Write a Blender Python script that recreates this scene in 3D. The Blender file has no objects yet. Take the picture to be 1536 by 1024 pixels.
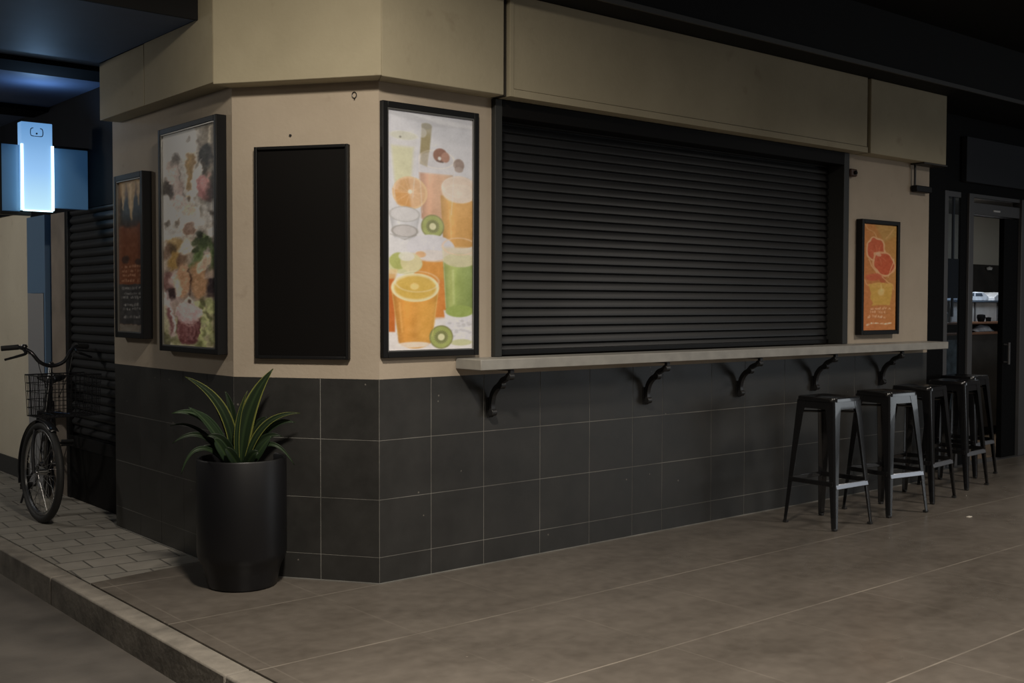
import bpy, bmesh, math, random
import numpy as np
from mathutils import Vector, Matrix
random.seed(7); RNG = np.random.default_rng(11)
S = bpy.context.scene
C = S.collection
PI = math.pi
ORIG = {}

# ------------------------------------------------------------------ materials
def lin(c):
    c = c / 255.0
    return c / 12.92 if c <= 0.04045 else ((c + 0.055) / 1.055) ** 2.4
def nodes(name):
    m = bpy.data.materials.new(name); m.use_nodes = True
    nt = m.node_tree; b = nt.nodes['Principled BSDF']
    return m, nt, b
def plain(name, col, rough=.5, metal=0., spec=.5, coat=0., emis=None, es=0., noise=0., nscale=8., bump=0., bscale=60.):
    m, nt, b = nodes(name)
    b.inputs['Base Color'].default_value = (*col, 1); b.inputs['Roughness'].default_value = rough
    b.inputs['Metallic'].default_value = metal; b.inputs['Specular IOR Level'].default_value = spec
    b.inputs['Coat Weight'].default_value = coat
    if emis: b.inputs['Emission Color'].default_value = (*emis, 1); b.inputs['Emission Strength'].default_value = es
    tc = nt.nodes.new('ShaderNodeTexCoord')
    if noise:
        n = nt.nodes.new('ShaderNodeTexNoise'); n.inputs['Scale'].default_value = nscale; n.inputs['Detail'].default_value = 6
        nt.links.new(tc.outputs['Object'], n.inputs['Vector'])
        r = nt.nodes.new('ShaderNodeValToRGB')
        r.color_ramp.elements[0].position = .3; r.color_ramp.elements[1].position = .72
        r.color_ramp.elements[0].color = (*[c * (1 - noise) for c in col], 1)
        r.color_ramp.elements[1].color = (*[min(1, c * (1 + noise)) for c in col], 1)
        nt.links.new(n.outputs['Fac'], r.inputs['Fac']); nt.links.new(r.outputs['Color'], b.inputs['Base Color'])
    if bump:
        n2 = nt.nodes.new('ShaderNodeTexNoise'); n2.inputs['Scale'].default_value = bscale; n2.inputs['Detail'].default_value = 4
        nt.links.new(tc.outputs['Object'], n2.inputs['Vector'])
        bp = nt.nodes.new('ShaderNodeBump'); bp.inputs['Strength'].default_value = bump; bp.inputs['Distance'].default_value = .01
        nt.links.new(n2.outputs['Fac'], bp.inputs['Height']); nt.links.new(bp.outputs['Normal'], b.inputs['Normal'])
    return m
def math_node(nt, op, a, b=None, c=None):
    n = nt.nodes.new('ShaderNodeMath'); n.operation = op
    for i, v in enumerate((a, b, c)):
        if v is None: continue
        if isinstance(v, (int, float)): n.inputs[i].default_value = v
        else: nt.links.new(v, n.inputs[i])
    return n.outputs[0]
def attr_mat(name, rough=.4, coat=0.):
    m, nt, b = nodes(name)
    a = nt.nodes.new('ShaderNodeAttribute'); a.attribute_name = 'Col'
    nt.links.new(a.outputs['Color'], b.inputs['Base Color'])
    b.inputs['Roughness'].default_value = rough; b.inputs['Specular IOR Level'].default_value = .2
    return m
def mix_col(nt, fac, a, b):
    n = nt.nodes.new('ShaderNodeMix'); n.data_type = 'RGBA'
    nt.links.new(fac, n.inputs[0]) if not isinstance(fac, float) else setattr(n.inputs[0], 'default_value', fac)
    for i, v in ((6, a), (7, b)):
        if isinstance(v, tuple): n.inputs[i].default_value = (*v, 1)
        else: nt.links.new(v, n.inputs[i])
    return n.outputs[2]
def floor_mat():
    m, nt, b = nodes('polished_concrete')
    tc = nt.nodes.new('ShaderNodeTexCoord'); sp = nt.nodes.new('ShaderNodeSeparateXYZ')
    nt.links.new(tc.outputs['Object'], sp.inputs[0]); x, y = sp.outputs[0], sp.outputs[1]
    def line(v, off, per, w):
        t = math_node(nt, 'DIVIDE', math_node(nt, 'SUBTRACT', v, off), per)
        f = math_node(nt, 'ABSOLUTE', math_node(nt, 'SUBTRACT', t, math_node(nt, 'ROUND', t)))
        return math_node(nt, 'LESS_THAN', math_node(nt, 'MULTIPLY', f, per), w)
    big = nt.nodes.new('ShaderNodeTexNoise'); big.inputs['Scale'].default_value = 1.3; big.inputs['Detail'].default_value = 8; big.inputs['Roughness'].default_value = .62
    mp = nt.nodes.new('ShaderNodeMapping'); mp.inputs['Scale'].default_value = (1, 2.1, 1); mp.inputs['Rotation'].default_value = (0, 0, .3)
    nt.links.new(tc.outputs['Object'], mp.inputs['Vector']); nt.links.new(mp.outputs['Vector'], big.inputs['Vector'])
    fine = nt.nodes.new('ShaderNodeTexNoise'); fine.inputs['Scale'].default_value = 14; fine.inputs['Detail'].default_value = 6
    nt.links.new(tc.outputs['Object'], fine.inputs['Vector'])
    r = nt.nodes.new('ShaderNodeValToRGB'); r.color_ramp.elements[0].position = .33; r.color_ramp.elements[1].position = .7
    r.color_ramp.elements[0].color = (.092, .079, .066, 1); r.color_ramp.elements[1].color = (.178, .156, .134, 1)
    mx = math_node(nt, 'MULTIPLY_ADD', fine.outputs['Fac'], .35, math_node(nt, 'MULTIPLY', big.outputs['Fac'], .65))
    nt.links.new(mx, r.inputs['Fac'])
    gone = nt.nodes.new('ShaderNodeTexNoise'); gone.inputs['Scale'].default_value = 2.1
    nt.links.new(tc.outputs['Object'], gone.inputs['Vector'])
    lx = line(y, 0., .812, .0045)
    ly = math_node(nt, 'MULTIPLY', line(x, .35, .69, .004), .22)
    ln = math_node(nt, 'MAXIMUM', math_node(nt, 'MULTIPLY', lx, .75), ly)
    ln = math_node(nt, 'MULTIPLY', ln, math_node(nt, 'MULTIPLY_ADD', gone.outputs['Fac'], 1.9, -.55))
    col = mix_col(nt, ln, r.outputs['Color'], (.42, .375, .32))
    # small pale specks
    vo = nt.nodes.new('ShaderNodeTexVoronoi'); vo.inputs['Scale'].default_value = 5.5
    nt.links.new(tc.outputs['Object'], vo.inputs['Vector'])
    sk = math_node(nt, 'LESS_THAN', vo.outputs['Distance'], .022)
    col = mix_col(nt, math_node(nt, 'MULTIPLY', sk, .5), col, (.4, .36, .3))
    nt.links.new(col, b.inputs['Base Color'])
    nt.links.new(math_node(nt, 'MULTIPLY_ADD', gone.outputs['Fac'], .2, .20), b.inputs['Roughness'])
    bp = nt.nodes.new('ShaderNodeBump'); bp.inputs['Strength'].default_value = .06; bp.inputs['Distance'].default_value = .01
    nt.links.new(fine.outputs['Fac'], bp.inputs['Height']); nt.links.new(bp.outputs['Normal'], b.inputs['Normal'])
    return m
def tile_mat():
    m, nt, b = nodes('charcoal_tile')
    tc = nt.nodes.new('ShaderNodeTexCoord')
    n = nt.nodes.new('ShaderNodeTexNoise'); n.inputs['Scale'].default_value = 3.; n.inputs['Detail'].default_value = 9; n.inputs['Roughness'].default_value = .7
    nt.links.new(tc.outputs['Object'], n.inputs['Vector'])
    r = nt.nodes.new('ShaderNodeValToRGB'); r.color_ramp.elements[0].position = .3; r.color_ramp.elements[1].position = .75
    r.color_ramp.elements[0].color = (.021, .0205, .0195, 1); r.color_ramp.elements[1].color = (.042, .041, .039, 1)
    nt.links.new(n.outputs['Fac'], r.inputs['Fac'])
    vo = nt.nodes.new('ShaderNodeTexVoronoi'); vo.inputs['Scale'].default_value = 9.; vo.inputs['Randomness'].default_value = 1
    nt.links.new(tc.outputs['Object'], vo.inputs['Vector'])
    sk = math_node(nt, 'LESS_THAN', vo.outputs['Distance'], .05)
    n3 = nt.nodes.new('ShaderNodeTexNoise'); n3.inputs['Scale'].default_value = 2.3
    nt.links.new(tc.outputs['Object'], n3.inputs['Vector'])
    sk = math_node(nt, 'MULTIPLY', sk, math_node(nt, 'GREATER_THAN', n3.outputs['Fac'], .46))
    col = mix_col(nt, math_node(nt, 'MULTIPLY', sk, .55), r.outputs['Color'], (.25, .23, .2))
    nt.links.new(col, b.inputs['Base Color'])
    nt.links.new(math_node(nt, 'MULTIPLY_ADD', n.outputs['Fac'], .3, .27), b.inputs['Roughness'])
    return m
def plaster_mat(name, a, bb):
    m, nt, b = nodes(name)
    tc = nt.nodes.new('ShaderNodeTexCoord')
    n = nt.nodes.new('ShaderNodeTexNoise'); n.inputs['Scale'].default_value = 2.2; n.inputs['Detail'].default_value = 7; n.inputs['Roughness'].default_value = .6
    nt.links.new(tc.outputs['Object'], n.inputs['Vector'])
    r = nt.nodes.new('ShaderNodeValToRGB'); r.color_ramp.elements[0].position = .3; r.color_ramp.elements[1].position = .7
    r.color_ramp.elements[0].color = (*a, 1); r.color_ramp.elements[1].color = (*bb, 1)
    nt.links.new(n.outputs['Fac'], r.inputs['Fac'])
    # a few brownish scuffs
    n2 = nt.nodes.new('ShaderNodeTexNoise'); n2.inputs['Scale'].default_value = 6.5; n2.inputs['Detail'].default_value = 5
    nt.links.new(tc.outputs['Object'], n2.inputs['Vector'])
    sc = math_node(nt, 'MULTIPLY', math_node(nt, 'SUBTRACT', n2.outputs['Fac'], .66), 2.5)
    sc = math_node(nt, 'MAXIMUM', sc, 0.)
    col = mix_col(nt, sc, r.outputs['Color'], (.16, .11, .07))
    nt.links.new(col, b.inputs['Base Color']); b.inputs['Roughness'].default_value = .72; b.inputs['Specular IOR Level'].default_value = .3
    bp = nt.nodes.new('ShaderNodeBump'); bp.inputs['Strength'].default_value = .12; bp.inputs['Distance'].default_value = .01
    n4 = nt.nodes.new('ShaderNodeTexNoise'); n4.inputs['Scale'].default_value = 45
    nt.links.new(tc.outputs['Object'], n4.inputs['Vector'])
    nt.links.new(n4.outputs['Fac'], bp.inputs['Height']); nt.links.new(bp.outputs['Normal'], b.inputs['Normal'])
    return m
def paver_mat():
    m, nt, b = nodes('stone_pavers')
    tc = nt.nodes.new('ShaderNodeTexCoord')
    mp = nt.nodes.new('ShaderNodeMapping'); mp.inputs['Rotation'].default_value = (0, 0, math.radians(4))
    nt.links.new(tc.outputs['Object'], mp.inputs['Vector'])
    br = nt.nodes.new('ShaderNodeTexBrick')
    br.inputs['Scale'].default_value = 1.; br.inputs['Brick Width'].default_value = .235; br.inputs['Row Height'].default_value = .2
    br.inputs['Mortar Size'].default_value = .006; br.inputs['Mortar Smooth'].default_value = .3; br.inputs['Bias'].default_value = -.2
    br.inputs['Color1'].default_value = (.26, .245, .215, 1); br.inputs['Color2'].default_value = (.36, .335, .295, 1); br.inputs['Mortar'].default_value = (.045, .042, .038, 1)
    nt.links.new(mp.outputs['Vector'], br.inputs['Vector'])
    n = nt.nodes.new('ShaderNodeTexNoise'); n.inputs['Scale'].default_value = 9; n.inputs['Detail'].default_value = 8
    nt.links.new(tc.outputs['Object'], n.inputs['Vector'])
    col = mix_col(nt, math_node(nt, 'MULTIPLY', n.outputs['Fac'], .8), br.outputs['Color'], (.16, .148, .13))
    nt.links.new(col, b.inputs['Base Color']); b.inputs['Roughness'].default_value = .75
    bp = nt.nodes.new('ShaderNodeBump'); bp.inputs['Strength'].default_value = .5; bp.inputs['Distance'].default_value = .008
    nt.links.new(math_node(nt, 'SUBTRACT', 1., br.outputs['Fac']), bp.inputs['Height']); nt.links.new(bp.outputs['Normal'], b.inputs['Normal'])
    return m
def glass_mat(name, tint=(.9, .95, 1.), rough=.02):
    m = bpy.data.materials.new(name); m.use_nodes = True; nt = m.node_tree
    nt.nodes.clear(); o = nt.nodes.new('ShaderNodeOutputMaterial'); mx = nt.nodes.new('ShaderNodeMixShader')
    t = nt.nodes.new('ShaderNodeBsdfTransparent'); t.inputs[0].default_value = (*tint, 1)
    g = nt.nodes.new('ShaderNodeBsdfGlossy'); g.inputs['Roughness'].default_value = rough
    mx.inputs[0].default_value = .10
    nt.links.new(t.outputs[0], mx.inputs[1]); nt.links.new(g.outputs[0], mx.inputs[2]); nt.links.new(mx.outputs[0], o.inputs[0])
    return m
def lightbox_mat():
    m, nt, b = nodes('lit_acrylic')
    tc = nt.nodes.new('ShaderNodeTexCoord'); sp = nt.nodes.new('ShaderNodeSeparateXYZ'); nt.links.new(tc.outputs['Object'], sp.inputs[0])
    r = nt.nodes.new('ShaderNodeValToRGB')
    r.color_ramp.elements[0].position = 0; r.color_ramp.elements[0].color = (.55, .86, 1.0, 1)
    e = r.color_ramp.elements.new(.45); e.color = (.30, .56, .92, 1)
    r.color_ramp.elements[-1].position = 1.; r.color_ramp.elements[-1].color = (.13, .31, .60, 1)
    nt.links.new(math_node(nt, 'DIVIDE', sp.outputs[2], .58), r.inputs['Fac'])
    nt.links.new(r.outputs['Color'], b.inputs['Emission Color']); b.inputs['Emission Strength'].default_value = .95
    b.inputs['Base Color'].default_value = (.1, .15, .2, 1); b.inputs['Roughness'].default_value = .4
    return m

M = {}
M['floor'] = floor_mat(); M['tile'] = tile_mat(); M['paver'] = paver_mat()
M['plaster'] = plaster_mat('beige_plaster', (.40, .335, .262), (.46, .39, .31))
M['fascia'] = plaster_mat('painted_fascia', (.345, .303, .212), (.405, .358, .255))
M['grout'] = plain('pale_grout', (.20, .195, .18), .8, noise=.45, nscale=3)
M['kerb'] = plain('kerb_stone', (.21, .19, .163), .8, noise=.35, nscale=7, bump=.3, bscale=35)
M['road'] = plain('road_slab', (.105, .095, .085), .6, noise=.3, nscale=3, bump=.15, bscale=50)
M['ceil'] = plain('black_ceiling', (.0045, .0045, .005), .7, spec=.25)
M['ceil_blue'] = plain('gloss_blue_ceiling', (.085, .115, .19), .58, spec=.25, noise=.2, nscale=2)
M['beam'] = plain('black_beam', (.003, .003, .0035), .9, spec=.05)
M['trimgrey'] = plain('grey_trim', (.05, .048, .045), .5)
M['frame'] = plain('black_frame', (.009, .009, .0095), .45, spec=.2)
M['framegrey'] = plain('frame_steel', (.34, .33, .31), .3, metal=.85)
M['shutterframe'] = plain('shutter_frame', (.030, .031, .030), .5, spec=.3)
M['slat'] = plain('black_slats', (.019, .0195, .021), .42, spec=.4, noise=.15, nscale=2.5)
M['panel'] = plain('black_panel', (.0042, .0036, .0034), .6, spec=.15)
M['shelf'] = plain('grey_worktop', (.31, .30, .275), .45, noise=.12, nscale=12)
M['iron'] = plain('black_iron', (.022, .022, .023), .38, metal=.2)
M['stool'] = plain('gunmetal_paint', (.009, .009, .010), .20, coat=.5)
M['stoolrail'] = plain('rail_with_sheen', (.30, .31, .34), .34, metal=.8)  # paler than the stool paint: reflected daylight put into the colour
M['pot'] = plain('matte_black_pot', (.005, .005, .0062), .43, spec=.4, noise=.15, nscale=4)
M['soil'] = plain('dark_soil', (.02, .015, .01), .9, bump=.6, bscale=50)
M['leaf'] = attr_mat('leaf_colours', .42)
M['print'] = attr_mat('glossy_print', .3, 0.)
M['bike'] = plain('black_bike_paint', (.012, .012, .014), .28, coat=.4)
M['rubber'] = plain('tyre_rubber', (.014, .014, .014), .65)
M['chrome'] = plain('bright_steel', (.55, .55, .55), .22, metal=1)
M['spoke'] = plain('spoke_steel', (.30, .30, .30), .35, metal=.9)
M['cream'] = plaster_mat('cream_lane_wall', (.50, .45, .36), (.56, .51, .41))
M['colblue'] = plain('blue_cladding_and_glow', (.10, .17, .27), .4)
M['colgrey'] = plain('grey_cladding', (.24, .24, .25), .5)
M['pilaster'] = plain('tan_pilaster', (.20, .165, .135), .6, noise=.2, nscale=5)
M['darkstone'] = plain('dark_skirting', (.035, .035, .035), .6)
M['lanedark'] = plain('dark_lane_panel', (.0035, .0045, .007), .7, spec=.12, noise=.2, nscale=6)
M['lightbox'] = lightbox_mat()
M['wing'] = plain('blue_acrylic_wing', (.14, .29, .48), .3, emis=(.05, .16, .36), es=.16)  # faint emission stands in for light spilling from the sign box
M['tube'] = plain('white_light_tube', (.9, .95, 1), .3, emis=(.62, .90, 1.), es=3.2)
M['ink'] = plain('dark_logo_ink', (.02, .03, .06), .6)
M['mull'] = plain('grey_aluminium', (.125, .125, .13), .38, metal=.4)
M['black'] = plain('storefront_black', (.004, .004, .0045), .6, spec=.1)
M['signpanel'] = plain('blue_grey_sign_panel', (.032, .035, .042), .6, spec=.2)
M['glass'] = glass_mat('clear_glass', (.75, .8, .85))
M['cream2'] = plain('interior_cream', (.5, .47, .4), .7)
M['intdark'] = plain('interior_dark', (.03, .026, .022), .6, noise=.4, nscale=4)
M['wood'] = plain('wood_edge', (.16, .075, .04), .5)
M['casegrey'] = plain('frosted_case', (.42, .42, .42), .4, noise=.35, nscale=4)
M['plasticwhite'] = plain('clear_white_plastic', (.62, .68, .78), .15, coat=.5, noise=.3, nscale=12)
M['plasticdark'] = plain('smoky_plastic', (.06, .08, .11), .2)
M['intfloor'] = plain('brown_shop_floor', (.22, .15, .095), .45)
M['film'] = plain('mottled_film', (.10, .115, .115), .5, noise=.75, nscale=11)
M['yellow'] = plain('mustard_pack', (.45, .33, .07), .5)
M['white'] = plain('white_item', (.6, .6, .6), .5)
M['redbrown'] = plain('brown_sensor', (.06, .028, .018), .5)
M['paper'] = plain('scrap_paper', (.7, .66, .58), .8)

# ------------------------------------------------------------------ mesh helpers
def newbm(): return bmesh.new()
def box(bm, x0, x1, y0, y1, z0, z1):
    v = [bm.verts.new(p) for p in ((x0, y0, z0), (x1, y0, z0), (x1, y1, z0), (x0, y1, z0), (x0, y0, z1), (x1, y0, z1), (x1, y1, z1), (x0, y1, z1))]
    for f in ((0, 3, 2, 1), (4, 5, 6, 7), (0, 1, 5, 4), (1, 2, 6, 5), (2, 3, 7, 6), (3, 0, 4, 7)): bm.faces.new([v[i] for i in f])
def prism(bm, poly, z0, z1):
    n = len(poly)
    a = [bm.verts.new((p[0], p[1], z0)) for p in poly]; b = [bm.verts.new((p[0], p[1], z1)) for p in poly]
    bm.faces.new(a[::-1]); bm.faces.new(b)
    for i in range(n): bm.faces.new((a[i], a[(i + 1) % n], b[(i + 1) % n], b[i]))
def slab(bm, poly3, vec):
    """extrude a planar 3-D polygon along vec"""
    a = [bm.verts.new(p) for p in poly3]; b = [bm.verts.new(Vector(p) + Vector(vec)) for p in poly3]
    n = len(a); bm.faces.new(a[::-1]); bm.faces.new(b)
    for i in range(n): bm.faces.new((a[i], a[(i + 1) % n], b[(i + 1) % n], b[i]))
def tube(bm, pts, r, seg=8, closed=False, caps=True):
    pts = [Vector(p) for p in pts]; n = len(pts)
    rs = r if isinstance(r, (list, tuple)) else [r] * n
    rings = []; prev = None
    for i, p in enumerate(pts):
        if closed: t = pts[(i + 1) % n] - pts[i - 1]
        else: t = pts[min(i + 1, n - 1)] - pts[max(i - 1, 0)]
        t.normalize()
        if prev is None:
            u = t.orthogonal().normalized()
        else:
            u = (prev - t * prev.dot(t))
            u = u.normalized() if u.length > 1e-6 else t.orthogonal().normalized()
        prev = u; w = t.cross(u)
        rings.append([bm.verts.new(p + (u * math.cos(2 * PI * k / seg) + w * math.sin(2 * PI * k / seg)) * rs[i]) for k in range(seg)])
    m = n if closed else n - 1
    for i in range(m):
        A, B = rings[i], rings[(i + 1) % n]
        for k in range(seg):
            try: bm.faces.new((A[k], A[(k + 1) % seg], B[(k + 1) % seg], B[k]))
            except ValueError: pass
    if caps and not closed: bm.faces.new(rings[0][::-1]); bm.faces.new(rings[-1])
def lathe(bm, prof, c=(0, 0, 0), seg=48):
    rings = []
    for r, z in prof:
        if r < 1e-5: rings.append([bm.verts.new((c[0], c[1], c[2] + z))])
        else: rings.append([bm.verts.new((c[0] + r * math.cos(2 * PI * k / seg), c[1] + r * math.sin(2 * PI * k / seg), c[2] + z)) for k in range(seg)])
    for A, B in zip(rings, rings[1:]):
        for k in range(seg):
            q = [A[k % len(A)], A[(k + 1) % len(A)], B[(k + 1) % len(B)], B[k % len(B)]]
            u = []
            for x in q:
                if x not in u: u.append(x)
            if len(u) > 2: bm.faces.new(u)
def smooth_path(pts, k=6):
    P = [Vector(p) for p in pts]; P = [P[0] * 2 - P[1]] + P + [P[-1] * 2 - P[-2]]; out = []
    for i in range(1, len(P) - 2):
        for j in range(k):
            t = j / k; a, b, c, d = P[i - 1:i + 3]
            out.append(.5 * (2 * b + (c - a) * t + (2 * a - 5 * b + 4 * c - d) * t * t + (3 * b - a - 3 * c + d) * t ** 3))
    out.append(P[-2]); return out
def obj(name, bm, mat, parent=None, bevel=0., smooth=False, seg=2, origin=None):
    me = bpy.data.meshes.new(name)
    bmesh.ops.recalc_face_normals(bm, faces=bm.faces)
    o0 = Vector(origin) if origin is not None else (ORIG.get(parent.name, Vector((0, 0, 0))) if parent else Vector((0, 0, 0)))
    if o0.length: bmesh.ops.translate(bm, verts=bm.verts, vec=-o0)
    bm.to_mesh(me); bm.free()
    me.materials.append(mat)
    o = bpy.data.objects.new(name, me); C.objects.link(o)
    if parent: o.parent = parent; ORIG[o.name] = o0
    else: o.location = o0; ORIG[o.name] = o0
    if bevel:
        md = o.modifiers.new('bevel', 'BEVEL'); md.width = bevel; md.segments = seg; md.limit_method = 'ANGLE'; md.angle_limit = math.radians(40)
    if smooth or bevel:
        for p in me.polygons: p.use_smooth = True
        try:
            me.set_sharp_from_angle(angle=math.radians(38))
        except Exception: pass
    return o
def tag(o, label=None, cat=None, group=None, kind=None):
    if label: o['label'] = label
    if cat: o['category'] = cat
    if group: o['group'] = group
    if kind: o['kind'] = kind
    return o
def thing(name, label, cat, loc=(0, 0, 0), group=None):
    o = bpy.data.objects.new(name, None); C.objects.link(o); o.location = loc; o.empty_display_size = .1
    ORIG[o.name] = Vector(loc)
    return tag(o, label, cat, group)
def struct(name, bm, mat, parent=None, label=None, cat='building', bevel=0., smooth=False):
    o = obj(name, bm, mat, parent, bevel, smooth)
    if not parent: tag(o, label, cat, None, 'structure')
    return o
def dup(root, loc, rz):
    r = root.copy(); C.objects.link(r); r.location = loc; r.rotation_euler = (0, 0, rz)
    for ch in list(root.children):
        c = ch.copy(); C.objects.link(c); c.parent = r
        for g in list(ch.children):
            d = g.copy(); C.objects.link(d); d.parent = c
    return r
def grid_print(name, rgb, P00, P10, P01, parent, mat):
    """rgb: H x W x 3 linear colours; P00 top left, P10 top right, P01 bottom left (world)"""
    H, W, _ = rgb.shape
    o0 = np.array(ORIG[parent.name]); P00, P10, P01 = [np.array(p, float) - o0 for p in (P00, P10, P01)]
    uu = np.linspace(0, 1, W)[None, :, None]; vv = np.linspace(0, 1, H)[:, None, None]
    V = (P00 + uu * (P10 - P00) + vv * (P01 - P00)).reshape(-1, 3)
    idx = np.arange(W * H).reshape(H, W)
    F = np.stack([idx[1:, :-1], idx[1:, 1:], idx[:-1, 1:], idx[:-1, :-1]], -1).reshape(-1, 4)
    me = bpy.data.meshes.new(name)
    me.from_pydata(V.tolist(), [], F.tolist())
    at = me.color_attributes.new('Col', 'FLOAT_COLOR', 'POINT')
    c4 = np.ones((W * H, 4), np.float32); c4[:, :3] = rgb.reshape(-1, 3)
    at.data.foreach_set('color', c4.ravel()); me.materials.append(mat); me.update()
    o = bpy.data.objects.new(name, me); C.objects.link(o); o.parent = parent
    return o

# ------------------------------------------------------------------ poster painting (printed pictures; the juice one has glass reflection and haze painted in)
class Canvas:
    sat = .84
    def __init__(s, W, H, col):
        s.W, s.H = W, H; s.a = np.ones((H, W, 3)) * np.array(col, float)
        s.X, s.Y = np.meshgrid((np.arange(W) + .5), (np.arange(H) + .5))
        s.U, s.V = s.X / W, s.Y / H
    def blend(s, m, col, alpha=1.):
        m = (np.clip(m, 0, 1) * alpha)[..., None]
        c = col if isinstance(col, np.ndarray) else np.array(col, float)
        s.a = s.a * (1 - m) + c * m
    def ellm(s, cu, cv, ru, rv, rot=0., soft=1.2):
        dx = (s.U - cu) * s.W; dy = (s.V - cv) * s.H; c, n = math.cos(rot), math.sin(rot)
        x = (dx * c + dy * n) / (ru * s.W); y = (-dx * n + dy * c) / (rv * s.H)
        d = np.sqrt(x * x + y * y); sc = min(ru * s.W, rv * s.H)
        return (1 - d) * sc / soft + .5
    def ell(s, cu, cv, ru, rv, col, alpha=1., rot=0., soft=1.2): s.blend(s.ellm(cu, cv, ru, rv, rot, soft), col, alpha)
    def ring(s, cu, cv, ru, rv, col, w=.12, alpha=.8, rot=0.):
        a = np.clip(s.ellm(cu, cv, ru, rv, rot), 0, 1); b = np.clip(s.ellm(cu, cv, ru * (1 - w), rv * (1 - w), rot), 0, 1)
        s.blend(a - b, col, alpha)
    def polym(s, pts, soft=1.2):
        P = [(u * s.W, v * s.H) for u, v in pts]; n = len(P)
        area = sum(P[i][0] * P[(i + 1) % n][1] - P[(i + 1) % n][0] * P[i][1] for i in range(n))
        if area < 0: P = P[::-1]
        d = np.full((s.H, s.W), 1e9)
        for i in range(n):
            (x0, y0), (x1, y1) = P[i], P[(i + 1) % n]; L = math.hypot(x1 - x0, y1 - y0) + 1e-9
            d = np.minimum(d, ((x1 - x0) * (s.Y - y0) - (y1 - y0) * (s.X - x0)) / L)
        return d / soft + .5
    def poly(s, pts, col, alpha=1., soft=1.2): s.blend(s.polym(pts, soft), col, alpha)
    def line(s, pts, col, w=1.5, alpha=.9):
        for (u0, v0), (u1, v1) in zip(pts, pts[1:]):
            x0, y0, x1, y1 = u0 * s.W, v0 * s.H, u1 * s.W, v1 * s.H; dx, dy = x1 - x0, y1 - y0; L2 = dx * dx + dy * dy + 1e-9
            t = np.clip(((s.X - x0) * dx + (s.Y - y0) * dy) / L2, 0, 1)
            d = np.hypot(s.X - x0 - t * dx, s.Y - y0 - t * dy)
            s.blend(w / 2 - d + .5, col, alpha)
    def cup(s, cu, v0, v1, w0, w1, cl, cr, top=None, rv=.03, rim=None, alpha=1.):
        """drinking glass seen from a little above: body with left/right colours, elliptical surface on top"""
        m = np.clip(s.polym([(cu - w0, v0), (cu + w0, v0), (cu + w1, v1), (cu - w1, v1)]), 0, 1)
        m = np.maximum(m, np.clip(s.ellm(cu, v1, w1, rv * .6), 0, 1))
        t = np.clip((s.U - cu + w0) / (2 * w0), 0, 1)[..., None]
        sh = 1 - .20 * np.abs(2 * t - 1) ** 3 + .10 * np.exp(-((t - .3) / .12) ** 2)
        vv = np.clip((s.V - v0) / (v1 - v0), 0, 1)[..., None]
        s.blend(m, (np.array(cl, float) * (1 - t) + np.array(cr, float) * t) * sh * (1.03 - .10 * vv), alpha)
        if top: s.ell(cu, v0, w0, rv, top)
        if rim: s.ring(cu, v0, w0 * 1.03, rv * 1.08, rim, .1, .8)
    def noise(s, amp, scale):
        h, w = max(2, int(s.H / scale)), max(2, int(s.W / scale))
        n = RNG.normal(0, 1, (h + 1, w + 1))
        yi = np.linspace(0, h - 1e-3, s.H); xi = np.linspace(0, w - 1e-3, s.W)
        y0 = yi.astype(int); x0 = xi.astype(int); fy = (yi - y0)[:, None]; fx = (xi - x0)[None, :]
        g = n[y0][:, x0] * (1 - fy) * (1 - fx) + n[y0 + 1][:, x0] * fy * (1 - fx) + n[y0][:, x0 + 1] * (1 - fy) * fx + n[y0 + 1][:, x0 + 1] * fy * fx
        s.a = s.a + (g * amp)[..., None]
    def scribble(s, u0, u1, v, h, col, alpha=.8, seed=1):
        r = random.Random(seed); u = u0
        while u < u1:
            w = r.uniform(.5, 1.2) * h * s.H / s.W * .55
            if r.random() < .82:
                k = r.choice((0, 1, 2))
                if k == 0: s.line([(u, v - h * .5), (u, v + h * .5)], col, 1.0, alpha)
                elif k == 1: s.line([(u, v + h * .5), (u + w * .4, v - h * .2), (u + w * .7, v + h * .5)], col, .9, alpha)
                else: s.ring(u + w * .35, v + h * .1, w * .4, h * .35, col, .5, alpha)
            u += w
    def fieldn(s, scale):
        h, w = max(2, int(s.H / scale)), max(2, int(s.W / scale)); n = RNG.normal(0, 1, (h + 1, w + 1))
        yi = np.linspace(0, h - 1e-3, s.H); xi = np.linspace(0, w - 1e-3, s.W); y0 = yi.astype(int); x0 = xi.astype(int)
        fy = (yi - y0)[:, None]; fx = (xi - x0)[None, :]; fy = fy * fy * (3 - 2 * fy); fx = fx * fx * (3 - 2 * fx)
        return n[y0][:, x0] * (1 - fy) * (1 - fx) + n[y0 + 1][:, x0] * fy * (1 - fx) + n[y0][:, x0 + 1] * (1 - fy) * fx + n[y0 + 1][:, x0 + 1] * fy * fx
    def warp(s, amp, scale):
        yy = np.clip(s.Y - .5 + s.fieldn(scale) * amp, 0, s.H - 1.001); xx = np.clip(s.X - .5 + s.fieldn(scale) * amp, 0, s.W - 1.001)
        y0 = yy.astype(int); x0 = xx.astype(int); fy = (yy - y0)[..., None]; fx = (xx - x0)[..., None]
        s.a = s.a[y0, x0] * (1 - fy) * (1 - fx) + s.a[y0 + 1, x0] * fy * (1 - fx) + s.a[y0, x0 + 1] * (1 - fy) * fx + s.a[y0 + 1, x0 + 1] * fy * fx
    def blur(s, k=1):
        for _ in range(k):
            p = np.pad(s.a, ((1, 1), (1, 1), (0, 0)), 'edge'); s.a = (p[1:-1, 1:-1] * 2 + p[:-2, 1:-1] + p[2:, 1:-1] + p[1:-1, :-2] + p[1:-1, 2:]) / 6
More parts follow.
